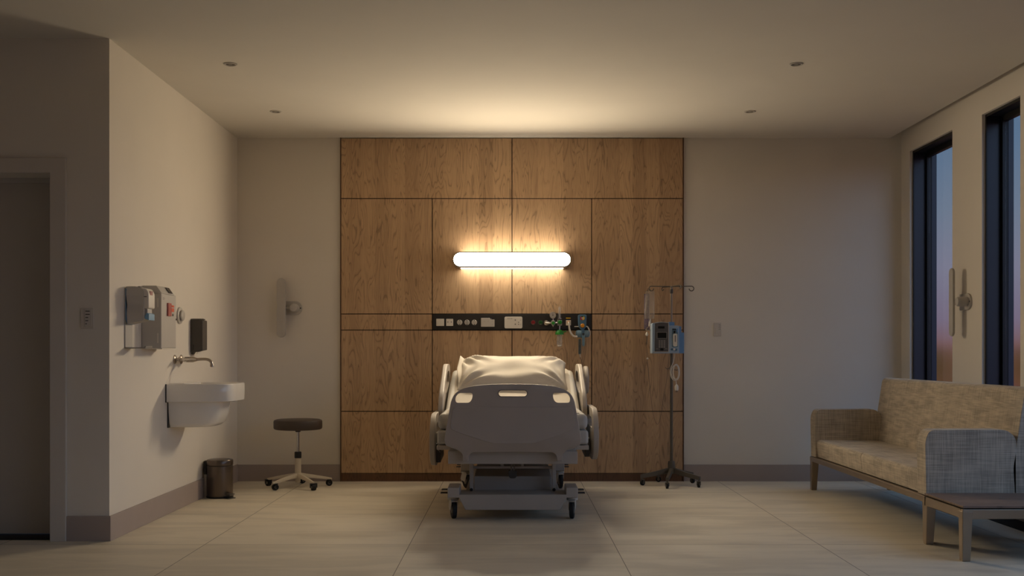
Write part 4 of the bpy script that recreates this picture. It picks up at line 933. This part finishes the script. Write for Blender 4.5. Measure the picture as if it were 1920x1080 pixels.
# side rails (thick moulded frames, outline in the y-z plane)
def siderail(x, th, outer, inner, name, lean=0):
    n = 44
    def res(pts):
        P_ = [Vector(p) for p in pts]; P_.append(P_[0]); ln = [0]
        for a, b in zip(P_, P_[1:]): ln.append(ln[-1]+(b-a).length)
        out = []
        for k in range(n):
            d = ln[-1]*k/n; i = max(j for j in range(len(ln)) if ln[j] <= d+1e-9); i = min(i, len(P_)-2)
            out.append(tuple(P_[i].lerp(P_[i+1], (d-ln[i])/max(1e-9, ln[i+1]-ln[i]))))
        return out
    o = MB(); O = rpoly(outer, .09, 6)
    if inner:
        I = rpoly(inner, .04, 6); o.frameprism(res(O), res(I), x-th/2, x+th/2, 'YZ')
    else: o.prism(O, x-th/2, x+th/2, 'YZ')
    if lean:
        o.v = [(px_+lean*(pz_-.6), py_, pz_) for px_, py_, pz_ in o.v]
    return o.build(name, M_['bedp'], t, bevel=.011, seg=3)
ho = [(9.04, .93), (8.98, 1.03), (8.62, 1.035), (8.10, .80), (7.99, .62), (8.30, .60), (8.80, .66), (9.02, .72)]
hi = [(8.96, .94), (8.90, .975), (8.66, .97), (8.42, .86), (8.38, .82), (8.60, .82), (8.86, .86), (8.95, .88)]
siderail(BX-.535, .036, ho, hi, 'head_side_rail'); siderail(BX+.535, .036, ho, hi, 'head_side_rail')
MB().prism(rpoly([(9.10, .86), (9.08, 1.01), (8.90, 1.015), (8.80, .92), (8.84, .80), (9.0, .78)], .05), BX+.585, BX+.620, 'YZ').build('rail_controller', M_['bedp'], t, bevel=.011, seg=3)
MB().box(BX+.54, BX+.60, 8.90, 8.93, .93, .945).build('controller_arm', M_['bedd'], t)
def fr(dzv):
    return ([(8.32, .70+dzv), (7.72, .70+dzv), (7.58, .60+dzv), (7.56, .42+dzv), (7.72, .33+dzv), (8.20, .33+dzv), (8.36, .45+dzv), (8.38, .62+dzv)],
            [(8.22, .63+dzv), (7.80, .63+dzv), (7.74, .585+dzv), (7.76, .56+dzv), (8.24, .56+dzv), (8.27, .59+dzv)])
a, b = fr(-.012); siderail(BX-.562, .036, a, b, 'foot_side_rail')
a, b = fr(.030); siderail(BX+.582, .036, a, b, 'foot_side_rail')
for s, dzv in ((-1, -.02), (1, .02)):
    MB().prism(rpoly([(7.70, .50+dzv), (8.1, .50+dzv), (8.1, .38+dzv), (7.74, .36+dzv)], .02), BX+s*.512, BX+s*.545, 'YZ').build('rail_linkage', M_['bedd'], t, bevel=.004)
    MB().tube([(BX+s*.515, 7.72, .52+dzv), (BX+s*.530, 7.70, .50+dzv), (BX+s*.532, 7.70, .46+dzv), (BX+s*.515, 7.72, .44+dzv)], .005, n=8).build('release_lever', M_['chrome'], t)
# pillow
t = thing('pillow', 'large cream pillow propped on the raised head of the bed', 'pillow', (BX, 8.68, .93))
def pil(nu=72, nv=40):
    W2, D2, T2 = .435, .27, .115; topv, bot = [], []
    ang = math.radians(24)
    def warp(p):
        x, y, z = p
        return (x, y*math.cos(ang)-z*math.sin(ang), y*math.sin(ang)+z*math.cos(ang))
    rows = []
    for side in (1, -1):
        g = []
        for j in range(nv+1):
            row = []
            for i in range(nu+1):
                u = -1+2*i/nu; v = -1+2*j/nv
                cu = 1-abs(u)**5; cv = 1-abs(v)**3.4
                h = T2*(max(cu, 0)**.5)*(max(cv, 0)**.5)
                # corners stretch into tips, edges draw in between them
                x = u*W2*(1-.035*(1-v*v)*abs(u)**3); y = v*D2*(1-.05*(1-u*u)*abs(v)**3)
                # creases running in from the corners
                if side > 0:
                    for (cx_, cy_, am, fr_) in ((-1, 1, .020, 15), (1, 1, .014, 13), (-1, -1, .018, 12), (1, -1, .012, 14)):
                        dx_, dy_ = (u-cx_)*1.5, v-cy_; rr = math.hypot(dx_, dy_); th_ = math.atan2(dy_, dx_)
                        h += am*math.sin(th_*fr_+cx_*2)*math.exp(-((rr-.55)/.42)**2)*min(1, cu*2.2)*min(1, cv*2.2)
                    h += .010*mnoise.noise(Vector((u*2.5, v*2.2, 3)))*cu*cv
                    h -= .030*math.exp(-((u+.05)/.35)**2-((v+.35)/.4)**2)*0.6
                z = h if side > 0 else -h*.35
                row.append(warp((x, y, z)))
            g.append(row)
        rows.append(g)
    m = MB(); n1 = nu+1
    for k, g in enumerate(rows):
        m.add([p for r_ in g for p in r_], [(j*n1+i, j*n1+i+1, (j+1)*n1+i+1, (j+1)*n1+i) for j in range(nv) for i in range(nu)])
    return m
o = pil().build('pillowcase', M_['linen'], t, angle=80)
# open end of the case: loose hem standing at the left end
hem = MB(); lo = []
ang = math.radians(24)
for k in range(9):
    a = k/8; ring = []
    for i in range(48):
        q = 2*PI*i/48
        rx_, rz__ = .262+.006*a, .020+.020*math.sin(a*1.6)
        y_ = rx_*math.copysign(abs(math.cos(q))**.9, math.cos(q)); z_ = rz__*math.sin(q)+.012*math.sin(y_*21+a*1.5+1)*a+.012+.035*a*max(0, y_/.26)
        x_ = -.365-.070*a-.010*math.sin(y_*13+1)*a
        ring.append((x_, y_*math.cos(ang)-z_*math.sin(ang), y_*math.sin(ang)+z_*math.cos(ang)))
    lo.append(ring)
o2 = hem.rings(lo, False, False).build('open_hem', M_['linen'], t, angle=80)
sd = o2.modifiers.new('solid', 'SOLIDIFY'); sd.thickness = .003

# ------------------------------------------------------------------ sofa
t = thing('sofa', 'two-seat grey woven sofa with bronze metal frame under the windows', 'sofa', (2.8, 7.69, 0), room=True)
Y0, Y1 = 6.43, 8.93; AT = .135
def arm(y0, y1):
    prof = rpoly([(2.452, .278), (2.445, .60), (2.47, .666), (2.93, .668), (2.985, .62), (2.985, .278)], [.004, .03, .055, .07, .05, .004], 7)
    return MB().prism(prof, y0, y1, 'XZ').build('armrest', M_['sofa'], t, bevel=.012, seg=3)
arm(Y0+.01, Y0+.01+AT); arm(Y1-.01-AT, Y1-.01)
bk = rpoly([(2.975, .278), (2.965, .44), (3.035, .900), (3.055, .918), (3.12, .918), (3.15, .90), (3.13, .278)], [.004, .02, .02, .02, .03, .03, .004], 5)
MB().prism(bk, Y0+.01, Y1-.01, 'XZ').build('backrest', M_['sofa'], t, bevel=.012, seg=3)
ym = (Y0+Y1)/2
for a, b in ((Y0+.01+AT+.002, ym-.003), (ym+.003, Y1-.01-AT-.002)):
    pr_ = rpoly([(2.470, .280), (2.460, .395), (2.475, .420), (2.975, .412), (2.985, .280)], [.004, .02, .02, .01, .004], 5)
    MB().prism(pr_, a, b, 'XZ').build('seat_cushion', M_['sofa'], t, bevel=.012, seg=3)
m = MB(); m.box(2.445, 2.475, Y0, Y1, .236, .275).box(3.09, 3.12, Y0, Y1, .236, .275).box(2.475, 3.09, Y0, Y0+.03, .236, .275).box(2.475, 3.09, Y1-.03, Y1, .236, .275).box(2.475, 3.09, ym-.02, ym+.02, .24, .27)
m.build('base_frame', M_['bronze'], t, bevel=.004)
MB().box(2.48, 3.08, Y0+.03, Y1-.03, .262, .279).build('seat_platform', M_['gap'], t)
def leg(parent, x, y, sx_, sy_, zt, wt=.060, wb=.044, mat='bronze'):
    """tapering leg; (x, y) is the outer corner, sx_/sy_ point inwards"""
    lo = []
    for z_, w_ in ((0, wb), (zt*.85, wt*.93), (zt, wt)):
        d_ = .028
        lo.append([(x, y, z_), (x+sx_*w_, y, z_), (x+sx_*w_, y+sy_*w_, z_), (x, y+sy_*w_, z_)])
    return MB().rings(lo).build('leg', M_[mat], parent, bevel=.004)
for x_, sx_ in ((2.446, 1), (3.119, -1)):
    for y_, sy_ in ((Y0+.002, 1), (Y1-.002, -1)): leg(t, x_, y_, sx_, sy_, .24)
# ------------------------------------------------------------------ side table
TY0, TY1, TX0, TX1 = 5.855, 6.412, 2.425, 3.16
t = thing('side_table', 'low walnut-topped side table at the near end of the sofa', 'side table', ((TX0+TX1)/2, (TY0+TY1)/2, 0), room=True)
MB().box(TX0+.004, TX1-.004, TY0+.004, TY1-.004, .286, .298).build('tabletop', M_['tabw'], t, bevel=.002)
MB().box(TX0+.012, TX1-.012, TY0+.012, TY1-.012, .279, .286).build('shadow_gap', M_['gap'], t)
m = MB(); m.box(TX0, TX1, TY0, TY0+.03, .228, .281).box(TX0, TX1, TY1-.03, TY1, .228, .281).box(TX0, TX0+.03, TY0+.03, TY1-.03, .228, .281).box(TX1-.03, TX1, TY0+.03, TY1-.03, .228, .281)
m.build('frame', M_['bronze'], t, bevel=.004)
for x_, sx_ in ((TX0-.001, 1), (TX1+.001, -1)):
    for y_, sy_ in ((TY0-.001, 1), (TY1+.001, -1)): leg(t, x_, y_, sx_, sy_, .27)
